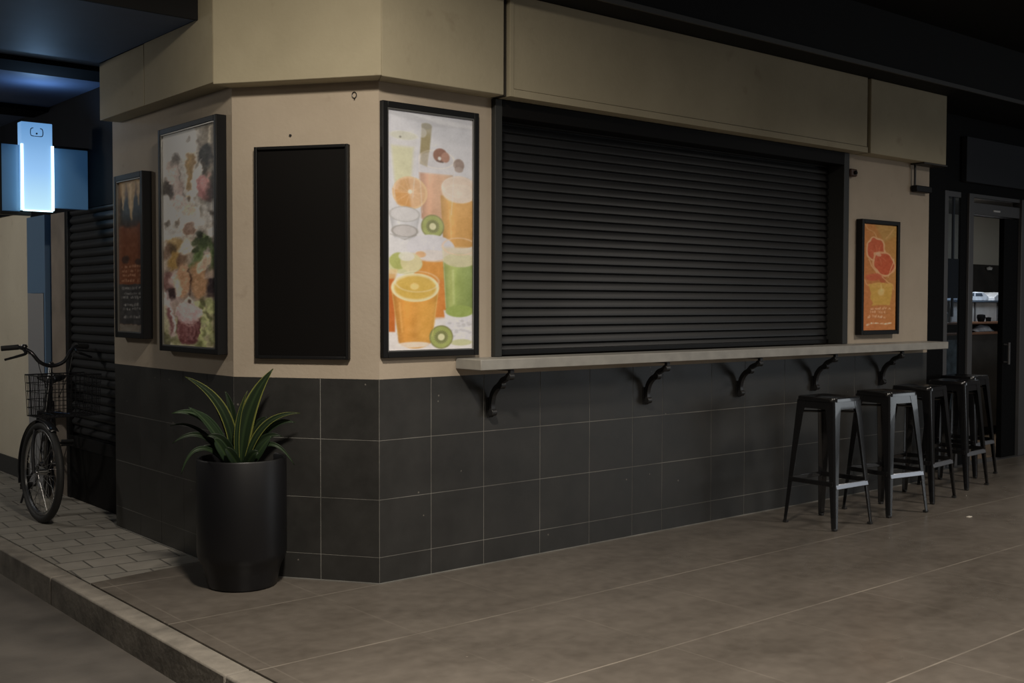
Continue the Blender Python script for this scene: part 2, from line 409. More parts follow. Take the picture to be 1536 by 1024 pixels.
    def linear(s, gain):
        a = np.clip(s.a, 0, 255) / 255.
        gr = a.mean(-1, keepdims=True); a = gr + (a - gr) * s.sat
        l = np.where(a <= .04045, a / 12.92, ((a + .055) / 1.055) ** 2.4)
        return np.clip(l * gain * np.array((.98, 1., 1.04)), 0, .9)
def kiwi(c, cu, cv, ru, rv):
    c.ell(cu, cv, ru, rv, (120, 120, 70)); c.ell(cu, cv, ru * .9, rv * .9, (146, 155, 82)); c.ell(cu, cv, ru * .58, rv * .58, (158, 163, 95))
    for k in range(22):
        a = 2 * PI * k / 22
        c.line([(cu + ru * .34 * math.cos(a), cv + rv * .34 * math.sin(a)), (cu + ru * .55 * math.cos(a), cv + rv * .55 * math.sin(a))], (52, 52, 34), 1.1, .8)
    c.ell(cu, cv, ru * .28, rv * .28, (196, 193, 150))
def juice_art():
    c = Canvas(136, 372, (186, 187, 196))
    v = c.V[..., None]
    c.a = np.array((188, 189, 198.)) * (1 - v) + np.array((200, 196, 194.)) * v
    c.poly([(0, 0), (1, 0), (1, .045), (.55, .055), (0, .02)], (160, 160, 166), .8, 4)  # grey band: glass reflection painted into the print
    c.poly([(.2, .006), (1, .03), (1, .045), (.6, .04)], (205, 205, 208), .8, 3)  # pale wave of the same painted glass reflection
    # pale lemonade glass
    c.poly([(.02, .1), (.34, .1), (.29, .37), (.1, .37)], (192, 190, 190), .6, 4)
    c.poly([(.05, .15), (.3, .15), (.26, .34), (.1, .34)], (192, 190, 142), .9, 5)
    c.ell(.19, .105, .16, .018, (186, 186, 160), .8); c.ring(.19, .105, .165, .02, (205, 205, 200), .15, .7)
    c.ell(.15, .112, .012, .004, (90, 85, 70))
    # wooden stirrer
    c.poly([(.395, .045), (.51, .055), (.47, .21), (.37, .19)], (128, 112, 62), 1, 2); c.ell(.45, .055, .06, .013, (104, 92, 56))
    c.ell(.4, .085, .05, .02, (196, 196, 198), .5)
    # pink smoothie
    c.cup(.56, .25, .44, .2, .17, (198, 142, 112), (206, 162, 122), None, .03)
    c.poly([(.36, .2), (.78, .2), (.78, .25), (.38, .25)], (192, 190, 195), 1, 6); c.ell(.57, .195, .21, .037, (186, 184, 190)); c.ring(.57, .19, .215, .04, (214, 206, 198), .1, .8)
    c.poly([(.395, .15), (.485, .15), (.455, .225), (.37, .215)], (134, 116, 72), .55, 2)
    c.ell(.61, .172, .085, .03, (126, 74, 54)); c.ell(.67, .178, .05, .022, (160, 106, 84)); c.line([(.57, .195), (.64, .2)], (70, 52, 44), 2); c.ell(.6, .185, .02, .008, (200, 195, 190))
    c.ell(.83, .205, .065, .026, (130, 106, 94)); c.ell(.83, .225, .05, .012, (150, 130, 120))
    # orange slice
    c.ell(.26, .34, .2, .068, (212, 172, 122)); c.ell(.26, .34, .175, .06, (204, 156, 108))
    c.poly([(.07, .33), (.25, .34), (.27, .405), (.12, .39)], (196, 128, 52), .85, 4); c.poly([(.24, .28), (.27, .34), (.12, .33), (.15, .29)], (190, 132, 66), .7, 4)
    for a in range(10): c.line([(.26, .34), (.26 + .165 * math.cos(a * .628), .34 + .056 * math.sin(a * .628))], (216, 180, 140), .8, .5)
    c.ell(.26, .335, .025, .009, (220, 200, 176))
    # tall orange glass at right
    c.cup(.83, .34, .545, .22, .185, (210, 152, 76), (206, 146, 66), None, .03)
    c.ell(.84, .31, .22, .058, (206, 184, 164)); c.ell(.84, .325, .2, .04, (208, 190, 172)); c.ring(.83, .33, .2, .04, (220, 200, 176), .12, .5)
    c.ring(.83, .3, .21, .045, (214, 200, 186), .1, .6)
    # white cup below orange slice
    c.cup(.2, .43, .52, .17, .13, (186, 186, 190), (192, 192, 198), (188, 186, 188), .03, (150, 148, 146)); c.ell(.2, .5, .15, .024, (174, 168, 166), .8); c.ring(.2, .5, .15, .026, (122, 118, 112), .12, .8)
    c.line([(.04, .515), (.2, .535), (.33, .515)], (126, 118, 110), 1.3, .6)
    kiwi(c, .52, .475, .135, .05)
    # white foam and orange drink in the middle
    c.poly([(.28, .58), (.72, .58), (.72, .86), (.35, .86)], (202, 132, 52), 1, 2)
    c.poly([(.3, .7), (.72, .7), (.7, .86), (.4, .87)], (196, 112, 46), .7, 6)
    c.ell(.5, .565, .28, .055, (192, 190, 197)); c.ell(.52, .6, .25, .025, (200, 190, 182), .7)
    c.ell(.38, .595, .06, .013, (206, 150, 92), .8)
    # lime pieces
    c.ell(.2, .635, .2, .045, (186, 184, 134)); c.ell(.13, .625, .1, .035, (150, 158, 72), .8); c.ell(.27, .63, .12, .04, (198, 186, 140), .8); c.ell(.22, .605, .09, .02, (200, 198, 190), .8)
    # green smoothie
    c.cup(.84, .62, .835, .2, .165, (152, 166, 84), (132, 152, 82), None, .03)
    c.poly([(.63, .56), (1.05, .56), (1.04, .62), (.65, .62)], (196, 184, 160), 1, 5); c.ell(.84, .615, .195, .03, (188, 182, 142)); c.ring(.84, .555, .215, .038, (214, 182, 152), .1, .8)
    c.poly([(.68, .64), (.78, .64), (.76, .83), (.7, .83)], (166, 172, 98), .5, 8)
    # white cup below green
    c.poly([(.65, .83), (1, .84), (1, .97), (.7, .97)], (198, 196, 202), 1, 2); c.ell(.84, .835, .17, .026, (140, 158, 78))
    for k in range(20): c.ell(RNG.uniform(.7, .98), RNG.uniform(.875, .96), .025, .005, (172, 170, 172), .7)
    c.ell(.86, .97, .13, .014, (170, 172, 110), .7)
    # left orange glass behind
    c.poly([(0, .68), (.09, .68), (.09, .92), (0, .92)], (186, 96, 38), 1, 2); c.poly([(0, .66), (.12, .66), (.1, .7), (0, .7)], (200, 168, 110), .8, 3)
    # front orange juice
    c.poly([(.02, .92), (.55, .94), (.6, 1), (0, 1)], (198, 192, 190), 1, 2)
    c.cup(.32, .755, .955, .265, .195, (200, 132, 54), (212, 150, 60), None, .06)
    c.poly([(.36, .8), (.56, .8), (.5, .95), (.36, .96)], (216, 158, 66), .45, 10)
    c.ell(.32, .735, .27, .058, (206, 184, 124)); c.ell(.32, .735, .235, .048, (198, 162, 70)); c.ell(.31, .73, .05, .014, (218, 190, 120), .8); c.ring(.32, .735, .275, .06, (222, 208, 170), .09, .7)
    c.ring(.34, .71, .26, .045, (214, 206, 190), .08, .5)
    c.ell(.3, .975, .2, .012, (210, 202, 196), .8)
    kiwi(c, .62, .945, .14, .05)
    for (a, b, w0, w1, col) in ((.19, (.105, .36), .165, .10, (205, 205, 206)), (.57, (.2, .42), .21, .17, (216, 206, 200)), (.32, (.745, .94), .265, .195, (222, 190, 120)), (.84, (.56, .82), .2, .165, (200, 205, 170))):
        for sg in (-1, 1): c.line([(a + sg * w0, b[0]), (a + sg * w1, b[1])], col, 1.2, .5)
    c.line([(.14, .8), (.17, .92)], (232, 180, 100), 3, .35); c.line([(.76, .66), (.77, .8)], (186, 194, 130), 4, .4); c.line([(.72, .4), (.74, .52)], (226, 176, 110), 3, .4)
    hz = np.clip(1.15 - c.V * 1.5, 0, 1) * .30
    c.blend(hz, (182, 182, 188))  # haze over the upper part, put into the print colour
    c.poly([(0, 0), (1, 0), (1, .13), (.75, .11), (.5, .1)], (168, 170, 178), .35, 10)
    c.blur(1); c.noise(3, 8); c.noise(2, 2)
    return c.linear(1.55)
def dessert_art():
    c = Canvas(96, 372, (150, 145, 138)); c.sat = .66
    v = c.V[..., None]; u = c.U[..., None]
    c.a = np.array((168, 163, 156.)) * (1 - u) + np.array((112, 102, 90.)) * u
    c.noise(9, 16)
    c.poly([(0, 0), (.75, 0), (.7, .1), (0, .14)], (186, 184, 182), .9, 12)
    c.poly([(.62, 0), (1, 0), (1, .3), (.75, .3)], (104, 94, 80), .8, 12)
    c.line([(.9, .02), (.88, .14)], (170, 160, 140), 4, .6)
    # dark plum
    c.ell(.82, .15, .13, .055, (44, 42, 39), 1, .1, 4); c.ell(.78, .2, .09, .03, (70, 62, 52), .9, 0, 4); c.ell(.8, .13, .05, .02, (66, 66, 60), .6, 0, 4)
    # left sundae
    c.poly([(.08, .14), (.3, .12), (.45, .34), (.22, .36)], (152, 134, 124), .9, 6); c.ell(.27, .13, .08, .03, (92, 84, 76), .9, .3, 5); c.ell(.2, .2, .1, .05, (166, 148, 138), .8, .4, 6)
    c.line([(.28, .14), (.42, .3)], (82, 72, 64), 1.6, .8); c.ell(.12, .26, .07, .05, (58, 50, 44), .9, -.4, 4); c.ell(.03, .27, .05, .02, (48, 42, 38), .9, 0, 4)
    c.ell(.3, .31, .09, .03, (172, 152, 146), .8, .3, 6); c.ell(.36, .25, .05, .03, (124, 100, 90), .8, 0, 5)
    # centre tall glass
    c.poly([(.4, .1), (.64, .1), (.6, .3), (.47, .3)], (170, 160, 148), .9, 5); c.poly([(.44, .12), (.6, .12), (.56, .28), (.49, .28)], (124, 96, 58), .95, 4); c.poly([(.49, .13), (.53, .13), (.53, .26), (.5, .26)], (150, 118, 66), .8, 4)
    c.ell(.5, .05, .05, .02, (120, 112, 104), .8, 0, 3); c.line([(.68, .06), (.74, .1)], (96, 84, 76), 3, .8)
    # whipped cream diagonal and pink popsicle
    c.poly([(.62, .2), (.76, .16), (.72, .26), (.6, .34), (.55, .32)], (186, 178, 172), .95, 5)
    c.ell(.8, .285, .12, .06, (146, 92, 90), 1, -.45, 3); c.ell(.78, .27, .06, .035, (168, 116, 112), .8, -.45, 5); c.ell(.86, .25, .03, .03, (172, 120, 112), .8, 0, 4)
    c.ell(.93, .3, .08, .08, (46, 40, 36), .8, .2, 8)
    # glass rim of the next cup
    c.ell(.5, .4, .2, .05, (176, 168, 160), .9, 0, 5); c.ring(.5, .405, .21, .055, (206, 196, 184), .12, .8); c.ell(.5, .37, .12, .03, (156, 130, 100), .7, 0, 5); c.line([(.46, .3), (.58, .32)], (200, 170, 110), 1.6, .9); c.ell(.52, .32, .03, .012, (92, 72, 54), .9)
    for k in range(30): c.ell(RNG.uniform(0, 1), RNG.uniform(.35, .5), RNG.uniform(.03, .09), RNG.uniform(.012, .03), tuple(RNG.uniform(130, 190) * np.array((1, .97, .93))), .55, RNG.uniform(-1, 1), 5)
    c.ell(.07, .42, .04, .02, (86, 76, 66), .8, .5, 3); c.ell(.3, .42, .03, .02, (94, 80, 66), .8, .5, 3); c.ell(.93, .4, .04, .015, (72, 62, 54), .8, .6, 3)
    c.ell(.52, .46, .15, .034, (120, 92, 76), .95, 0, 3); c.ring(.52, .45, .16, .045, (176, 158, 140), .1, .7)
    # fruit and leaves
    c.poly([(0, .5), (.6, .5), (.55, .66), (0, .66)], (138, 116, 92), .7, 10)
    for (a, b, ru, rv, col) in ((.22, .52, .13, .03, (148, 118, 70)), (.18, .55, .09, .03, (82, 64, 44)), (.2, .6, .12, .05, (152, 116, 56)), (.05, .56, .07, .04, (110, 84, 66)), (.36, .6, .1, .035, (104, 76, 56)), (.44, .54, .12, .04, (178, 164, 146))): c.ell(a, b, ru, rv, col, .9, .4, 4)
    for k in range(26):
        a, b = RNG.uniform(.6, 1), RNG.uniform(.48, .66); g = RNG.uniform(.7, 1.3)
        c.ell(a, b, RNG.uniform(.04, .1), RNG.uniform(.012, .03), (78 * g, 92 * g, 54 * g), .85, RNG.uniform(-1.2, 1.2), 2)
    c.ell(.7, .49, .05, .02, (50, 52, 38), .9, 0, 3)
    # two tan mounds, dark plums
    c.poly([(0, .64), (1, .64), (1, .78), (0, .78)], (110, 88, 76), .7, 10)
    c.ell(.1, .7, .12, .05, (114, 78, 72), .95, 0, 4); c.ell(.14, .76, .1, .03, (58, 42, 42), .95, 0, 4); c.ell(.24, .68, .12, .04, (176, 150, 140), .7, .3, 5)
    c.ell(.38, .7, .15, .085, (164, 120, 86), .95, .1, 5); c.ell(.28, .74, .06, .05, (190, 168, 154), .8, 0, 4); c.ell(.68, .7, .15, .085, (152, 110, 74), .95, -.1, 5); c.line([(.52, .64), (.52, .77)], (70, 50, 40), 2, .8)
    c.ell(.76, .62, .09, .045, (176, 140, 120), .8, .6, 4); c.ring(.76, .62, .09, .045, (196, 168, 140), .2, .6, .6)
    c.ell(.92, .72, .11, .05, (52, 42, 44), .95, .2, 4); c.ell(.92, .67, .1, .02, (150, 128, 112), .8, -.3, 4)
    # bottom pink glass
    c.poly([(0, .8), (1, .8), (1, 1), (0, 1)], (134, 126, 88), .8, 10)
    for k in range(40):
        a, b = RNG.uniform(.62, 1), RNG.uniform(.78, 1); g = RNG.uniform(.6, 1.35)
        c.ell(a, b, RNG.uniform(.03, .09), RNG.uniform(.01, .03), (132 * g, 134 * g, 84 * g), .8, RNG.uniform(-1.3, 1.3), 2)
    for k in range(14):
        a, b = RNG.uniform(0, .3), RNG.uniform(.92, 1); g = RNG.uniform(.6, 1.2)
        c.ell(a, b, .07, .02, (128 * g, 124 * g, 86 * g), .8, RNG.uniform(-1, 1), 2)
    c.ell(.25, .82, .2, .05, (140, 116, 108), .8, 0, 6)
    c.cup(.48, .86, .97, .24, .18, (112, 66, 64), (96, 54, 56), None, .03); c.ell(.48, .845, .24, .05, (158, 130, 128)); c.ell(.45, .83, .15, .03, (174, 152, 148), .7); c.ring(.48, .85, .245, .055, (190, 164, 150), .08, .7)
    for k in range(14):
        a = RNG.uniform(.28, .66); c.line([(a, .88), (a + RNG.uniform(-.03, .03), .97)], (146, 100, 96), 1.5, .5)
    c.poly([(.42, .79), (.5, .765), (.58, .79), (.5, .8)], (190, 176, 160), .8, 2); c.ell(.5, .79, .03, .012, (80, 60, 50), .9)
    c.poly([(.02, .76), (.1, .74), (.26, .95), (.14, .97)], (162, 138, 134), .8, 3); c.poly([(.05, .83), (.1, .82), (.2, .93), (.15, .95)], (110, 62, 62), .8, 3); c.line([(.02, .75), (.25, .93)], (205, 198, 194), 1.5, .8)
    c.warp(1.8, 12); c.warp(1.2, 5); c.warp(.6, 3); c.blur(1)
    c.a = 118 + (c.a - 118) * 1.22
    c.noise(6, 3); c.noise(6, 7); c.noise(4, 1.5)
    return c.linear(2.8)
def menu_art():
    c = Canvas(64, 280, (96, 50, 26))
    c.poly([(0, 0), (1, 0), (1, .27), (0, .27)], (98, 72, 48), 1, 3); c.poly([(.05, .12), (.95, .1), (.95, .28), (.05, .3)], (38, 34, 30), .9, 8)
    for cu, w, b in ((.22, .13, .19), (.55, .2, .27), (.86, .12, .17)):
        c.poly([(cu - w, .01), (cu + w, .01), (cu + .02, b), (cu - .02, b)], (150, 118, 72), .95, 4); c.poly([(cu - w * .4, .02), (cu + w * .2, .02), (cu, b * .8)], (176, 150, 106), .7, 4)
    c.poly([(.1, .26), (.9, .26), (.75, .31), (.3, .31)], (46, 36, 28), .8, 6)
    c.ell(.3, .52, .16, .025, (48, 30, 22), .9, 0, 3); c.ell(.82, .54, .12, .02, (50, 32, 24), .9, 0, 3)
    for k, v in enumerate((.565, .595, .625, .66)): c.scribble(.12, .9, v, .016, (176, 134, 104), .6, k)
    c.poly([(0, .685), (1, .685), (1, .95), (0, .95)], (44, 42, 41), 1, 2)
    for k, v in enumerate((.71, .745, .77, .82, .845, .9)): c.scribble(.12 + .05 * (k % 2), .9, v, .015, (150, 146, 140), .65, 20 + k)
    c.poly([(0, .95), (1, .95), (1, 1), (0, 1)], (92, 84, 74), 1, 2)
    c.warp(.8, 6); c.noise(5, 5)
    return c.linear(2.3)
def orange_art():
    c = Canvas(84, 284, (184, 116, 52))
    u = c.U[..., None]; v = c.V[..., None]
    c.a = np.array((188, 112, 50.)) * (1 - u) + np.array((182, 130, 58.)) * u
    c.a = c.a * (1 - v * .55) + np.array((188, 100, 54.)) * v * .55
    c.poly([(.35, 0), (1, 0), (.95, .1), (.6, .16)], (176, 134, 66), .7, 6)
    c.line([(.06, .01), (.36, .1), (.64, .2)], (206, 156, 96), 3, .7); c.line([(.92, .04), (.66, .13)], (200, 150, 86), 3, .7)
    c.ell(.38, .235, .29, .115, (216, 160, 110), .95, .2); c.ell(.38, .235, .25, .1, (192, 84, 46), 1, .2)
    c.ell(.62, .37, .34, .125, (214, 150, 100), .95, -.35); c.ell(.63, .37, .29, .105, (190, 78, 42), 1, -.35)
    for a in range(9): c.line([(.48, .28), (.48 + .26 * math.cos(a * .7), .28 + .1 * math.sin(a * .7))], (208, 130, 88), 1.2, .5)
    c.ell(.48, .28, .07, .02, (222, 160, 120), .8); c.line([(.16, .33), (.26, .4), (.42, .47), (.6, .5)], (220, 168, 120), 2, .85); c.line([(.94, .32), (.82, .44), (.76, .5)], (220, 176, 120), 2, .8)
    c.ell(.33, .5, .25, .035, (190, 84, 50), .95, -.1, 3); c.ell(.6, .52, .1, .03, (178, 84, 44), .9, 0, 3)
    c.line([(.05, .53), (.22, .585)], (216, 160, 110), 2, .8); c.line([(.58, .49), (.8, .55), (.97, .605)], (216, 166, 110), 2, .8)
    c.poly([(.18, .56), (.92, .585), (.8, .76), (.29, .76)], (196, 148, 58), 1, 2); c.ell(.55, .57, .34, .025, (202, 152, 66)); c.ell(.54, .64, .11, .035, (214, 176, 104), .8, 0, 4); c.line([(.53, .56), (.54, .63)], (224, 190, 120), 2, .6)
    for k, (v_, a, b) in enumerate(((.79, .2, .8), (.825, .24, .8), (.87, .17, .72))): c.scribble(a, b, v_, .026, (236, 196, 160), .9, 40 + k); c.line([(a, v_ + .014), (b, v_ + .014)], (140, 72, 36), 1, .35)
    c.scribble(.15, .88, .935, .016, (242, 214, 186), .95, 50); c.line([(.15, .942), (.88, .942)], (236, 200, 168), 1.4, .55)
    c.warp(1.6, 12); c.blur(1); c.noise(4, 4)
    return c.linear(1.6)

# ------------------------------------------------------------------ plan of the kiosk
Lc = Vector((-.46, .657)); F0 = Vector((0., 0.)); XE = 5.18; YL = 2.29; LANE = -.312
cdir = (F0 - Lc).normalized(); cn = Vector((cdir.y, -cdir.x)); CL = (F0 - Lc).length
def isect(p, d, q, e):
    a = d.x * -e.y + e.x * d.y; b = q - p
    t = (b.x * -e.y + e.x * b.y) / a
    return p + d * t
def offs(d):
    """the two kiosk corners moved outward by d"""
    f = isect(Vector((0, -d)), Vector((1, 0)), F0 + cn * d, cdir)
    l = isect(Vector((Lc.x - d, 0)), Vector((0, 1)), Lc + cn * d, cdir)
    return l, f
def cpt(s, z, d=0.):
    p = Lc + cdir * s + cn * d
    return Vector((p.x, p.y, z))

# ------------------------------------------------------------------ ground
bm = newbm()
prism(bm, [(-1.10, -8), (16, -8), (16, 8), (-.3, 8), (-.3, 1.06), (-1.10, .945)], -.3, 0.)
struct('floor', bm, M['floor'], label='brown grey polished concrete floor in front of the kiosk', cat='floor')
bm = newbm(); prism(bm, [(-1.102, .945), (-.3, 1.06), (-.3, 9), (-1.102, 9)], -.3, 0.)
struct('paved_lane', bm, M['paver'], label='grey stone pavers of the side lane under the bicycle', cat='floor')
bm = newbm()
ys = [-8, -6.6, -5.4, -4.0, -2.6, -1.35, -.78, 1.205, 2.5, 4., 5.5, 9]
for a, b in zip(ys, ys[1:]): prism(bm, [(-1.212, a + .003), (-1.104, a + .003), (-1.104, b - .003), (-1.212, b - .003)], -.3, -.002)
kb = struct('kerb', bm, M['kerb'], label='worn stone kerb running along the lane edge', cat='kerb', bevel=.008)
bm = newbm(); box(bm, -9, -1.2, -8, 9, -.4, -.145)
for yy in (-.62, .55): pass
struct('road', bm, M['road'], label='dark road surface below the kerb', cat='road')

# ------------------------------------------------------------------ kiosk walls
def mitre_wall(name, segs, z0, z1, mat, label):
    bm = newbm()
    for poly in segs: prism(bm, poly, z0, z1)
    return struct(name, bm, mat, label=label, cat='wall')
li, fi = offs(-.12)
ZT = 1.025; ZF = 2.5
bm = newbm()
prism(bm, [F0[:], (.717, 0), (.717, .12), fi[:]], ZT, 2.8); box(bm, 4.03, XE, 0, .12, ZT, 2.8); box(bm, 4.03, XE, .12, .26, ZT, 2.8)
box(bm, .717, 4.03, 0, .12, 2.497, 2.8); box(bm, .717, 4.03, 0, .12, ZT, 1.062)
struct('wall_front', bm, M['plaster'], label='beige plaster front wall around the wide shutter', cat='wall')
bm = newbm(); prism(bm, [Lc[:], F0[:], fi[:], li[:]], ZT, 2.8)
struct('wall_corner', bm, M['plaster'], label='angled beige plaster corner wall carrying the blank black board', cat='wall')
bm = newbm(); prism(bm, [Lc[:], li[:], (li.x, YL), (Lc.x, YL)], ZT, 2.8)
struct('wall_left', bm, M['plaster'], label='beige plaster side wall with two framed posters', cat='wall')
# tiled lower walls: real tiles over a grout bed
def tiles(name, P, d, n, seams, courses, label):
    bm = newbm(); g = .0022
    P = Vector((P[0], P[1], 0)); d = Vector((d[0], d[1], 0)); n = Vector((n[0], n[1], 0))
    for z0, z1 in zip(courses, courses[1:]):
        for a, b in zip(seams, seams[1:]):
            q = [P + d * (a + g) - n * .012, P + d * (b - g) - n * .012, P + d * (b - g), P + d * (a + g)]
            prism(bm, [v[:2] for v in q], z0 + g, z1 - g)
    o = struct(name, bm, M['tile'], label=label, cat='wall'); return o
CR = [0, .134, .423, .720, ZT]
CR0 = [.004, .134, .423, .720, ZT + .0022]
tiles('trim_1', (0, 0), (1, 0), (0, -1), [0, .319, .667, 1.071, 1.456, 1.816, 2.081, 2.547, 2.888, 3.32, 3.84, 4.17, 4.714, XE], CR0, 'charcoal tiles along the front wall under the long grey shelf')
tiles('trim_2', Lc[:], cdir[:], cn[:], [0, .484, CL], CR0, 'charcoal tiles on the angled corner wall behind the plant pot')
tiles('trim_3', Lc[:], (0, 1), (-1, 0), [0, .31, .62, .93, 1.24, YL - Lc.y], CR0, 'charcoal tiles on the side wall below the framed posters')
b2l, b2f = offs(-.0016); i2l, i2f = offs(-.11)
bm = newbm()
prism(bm, [b2f[:], (XE - .002, .0016), (XE - .002, .12), i2f[:]], 0, ZT); prism(bm, [b2l[:], b2f[:], i2f[:], i2l[:]], 0, ZT)
prism(bm, [b2l[:], i2l[:], (i2l.x, YL - .002), (b2l.x, YL - .002)], 0, ZT)
struct('trim_4', bm, M['grout'], label='pale grout bed between the charcoal wall tiles', cat='wall')
cl_, cf_ = offs(.006); c2l, c2f = offs(-.004)
bm = newbm(); prism(bm, [cf_[:], (XE, -.006), (XE, .004), c2f[:]], .0004, .005); prism(bm, [cl_[:], cf_[:], c2f[:], c2l[:]], .0004, .005); prism(bm, [cl_[:], c2l[:], (c2l.x, YL), (cl_.x, YL)], .0004, .005)
struct('baseboard_front', bm, M['grout'], label='thin pale sealant line where the tiles meet the floor', cat='baseboard')
bm = newbm(); box(bm, li.x, XE, YL - .1, YL, 0, 2.5); box(bm, XE - .1, XE - .003, .12, .26, 0, ZT)
struct('wall_back', bm, M['tile'], label='hidden return wall of the kiosk', cat='wall')

# fascia above the walls
D = .122; lo, fo = offs(D); lin_, fin_ = offs(.0)
def fas(name, poly, z0, z1, label): 
    bm = newbm(); prism(bm, poly, z0, z1)
    return struct(name, bm, M['fascia'], label=label, cat='fascia', bevel=.004)
fas('trim_5', [fo[:], (.702, -D), (.702, 0), F0[:]], 2.497, 3.034, 'beige fascia panel above the juice poster')
bm = newbm(); x0, x1, z0, z1 = .744, 4.117, 2.497, 3.034
box(bm, x0, x0 + .027, -D, 0, z0, z1); box(bm, x0 + .027, x1, -D, 0, z0, z0 + .04); box(bm, x0 + .030, x1 - .003, -D + .006, 0, z0 + .043, z1)
struct('trim_6', bm, M['fascia'], label='long beige fascia panel above the wide shutter', cat='fascia', bevel=.002)
fas('trim_7', [(4.152, -D), (5.212, -D), (5.212, .24), (4.152, .24)], 2.497, 3.034, 'beige fascia panel above the orange fruit poster')
fas('trim_8', [lo[:], fo[:], F0[:], Lc[:]], 2.50, 3.445, 'angled beige fascia panel above the blank black board')
bm = newbm(); prism(bm, [lo[:], Lc[:], (Lc.x, .80), (lo.x, .80)], 2.51, 3.445); prism(bm, [(lo.x, .80), (Lc.x, .80), (Lc.x, 1.483), (lo.x, 1.483)], 2.51, 2.853)
struct('trim_9', bm, M['fascia'], label='beige fascia panel above the dessert poster', cat='fascia')
fas('trim_10', [(lo.x, 1.490), (Lc.x, 1.490), (Lc.x, 2.17), (lo.x, 2.17)], 2.51, 2.853, 'beige fascia panel at the lane end above the menu poster')
bm = newbm(); box(bm, .702, .744, -D + .03, 0, 2.5, 3.03); box(bm, 4.117, 4.152, -D + .03, 0, 2.5, 3.03); box(bm, lo.x + .012, Lc.x, 1.483, 1.490, 2.52, 2.85)
box(bm, 4.9, 5.245, -.115, .2, 2.486, 2.4965)
struct('trim_11', bm, M['intdark'], label='dark recessed joints between the fascia panels', cat='fascia')

# ceilings
bm = newbm(); box(bm, -9, 16, -9, .80, 3.45, 3.6)
struct('ceiling', bm, M['ceil'], label='black upper ceiling over the concourse', cat='ceiling')
bm = newbm(); box(bm, -9, lo.x - .002, .80, 9, 2.855, 3.45); box(bm, lo.x - .002, .3, 2.175, 9, 2.855, 3.45)
struct('ceiling_lane', bm, M['ceil_blue'], label='glossy dark blue ceiling of the side lane', cat='ceiling')
bm = newbm(); box(bm, -9, lo.x - .002, .78, .799, 2.85, 3.449)
struct('ceiling_step', bm, M['ceil'], label='black upstand where the lane ceiling meets the higher ceiling', cat='ceiling')
bm = newbm(); box(bm, -9, LANE - .02, 2.27, 2.60, 2.825, 2.86); 
struct('ceiling_beam', bm, M['beam'], label='black beam across the lane ceiling nearer the kiosk', cat='beam')
bm = newbm(); box(bm, -9, LANE - .004, 3.95, 4.28, 2.82, 2.86)
struct('ceiling_beam', bm, M['beam'], label='black beam across the lane ceiling beyond the lit sign', cat='beam')
bm = newbm(); box(bm, .08, 16, -.33, .24, 3.036, 3.449); box(bm, 5.213, 16, .24, .5, 3.036, 3.449)
struct('bulkhead', bm, M['ceil'], label='black ceiling bulkhead above the long front fascia', cat='ceiling')
bm = newbm(); box(bm, .08, 16, -.345, -.331, 3.030, 3.06)
struct('bulkhead_trim', bm, M['trimgrey'], label='thin grey edge strip along the black bulkhead', cat='trim')

# ------------------------------------------------------------------ roller shutter
t = thing('roller_shutter', 'wide black roller shutter closed above the long grey shelf', 'shutter', (.717, .0, 1.118))
bm = newbm(); yb = -.03
box(bm, .719, .768, yb, .14, 1.118, 2.495); obj('guide_rail', bm, M['shutterframe'], t, .003)
bm = newbm(); box(bm, 3.962, 4.028, yb, .14, 1.118, 2.495); obj('guide_rail', bm, M['shutterframe'], t, .003)
bm = newbm(); box(bm, .768, 3.962, yb, .14, 2.405, 2.495); obj('header', bm, M['panel'], t, .003)
bm = newbm(); zz = 1.12; prof = []; pitch = .0508
while zz < 2.42:
    for (f, dy) in ((0, -.001), (.05, .008), (.10, .007), (.16, -.008), (.22, -.013), (.32, -.0125), (.62, -.009), (.94, -.003)): prof.append((.108 + dy, zz + f * pitch))
    zz += pitch
rows = []
for xx in (.768, 3.962): rows.append([bm.verts.new((xx, y, z)) for y, z in prof])
for i in range(len(prof) - 1): bm.faces.new((rows[0][i], rows[1][i], rows[1][i + 1], rows[0][i + 1]))
rows2 = [[bm.verts.new((xx, .13, z)) for z in (1.12, prof[-1][1])] for xx in (.768, 3.962)]
bm.faces.new((rows2[0][0], rows2[0][1], rows2[1][1], rows2[1][0]))
obj('curtain', bm, M['slat'], t, smooth=True)
bm = newbm(); box(bm, .77, 3.96, .085, .125, 1.118, 1.15); obj('bottom_rail', bm, M['frame'], t, .004)

# ------------------------------------------------------------------ shelf with iron brackets
t = thing('counter_shelf', 'long pale grey shelf on iron brackets below the wide shutter', 'shelf', (2.8, 0, 1.06))
bm = newbm(); box(bm, .476, 5.118, -.215, -.001, 1.0615, 1.117); obj('board', bm, M['shelf'], t, .004)
def strap(bm, path, w, th):
    pts = smooth_path(path, 6); n = len(pts); rows = []
    for i, p in enumerate(pts):
        t_ = (pts[min(i + 1, n - 1)] - pts[max(i - 1, 0)]).normalized(); nn = t_.cross(Vector((1, 0, 0)))
        k = (.75 + .35 * math.sin(PI * i / (n - 1)))
        rows.append([bm.verts.new(p + Vector((a * w, 0, 0)) + nn * b * th * k) for a, b in ((-1, -1), (1, -1), (1, 1), (-1, 1))])
    for A, B in zip(rows, rows[1:]):
        for k in range(4): bm.faces.new((A[k], A[(k + 1) % 4], B[(k + 1) % 4], B[k]))
    bm.faces.new(rows[0][::-1]); bm.faces.new(rows[-1])
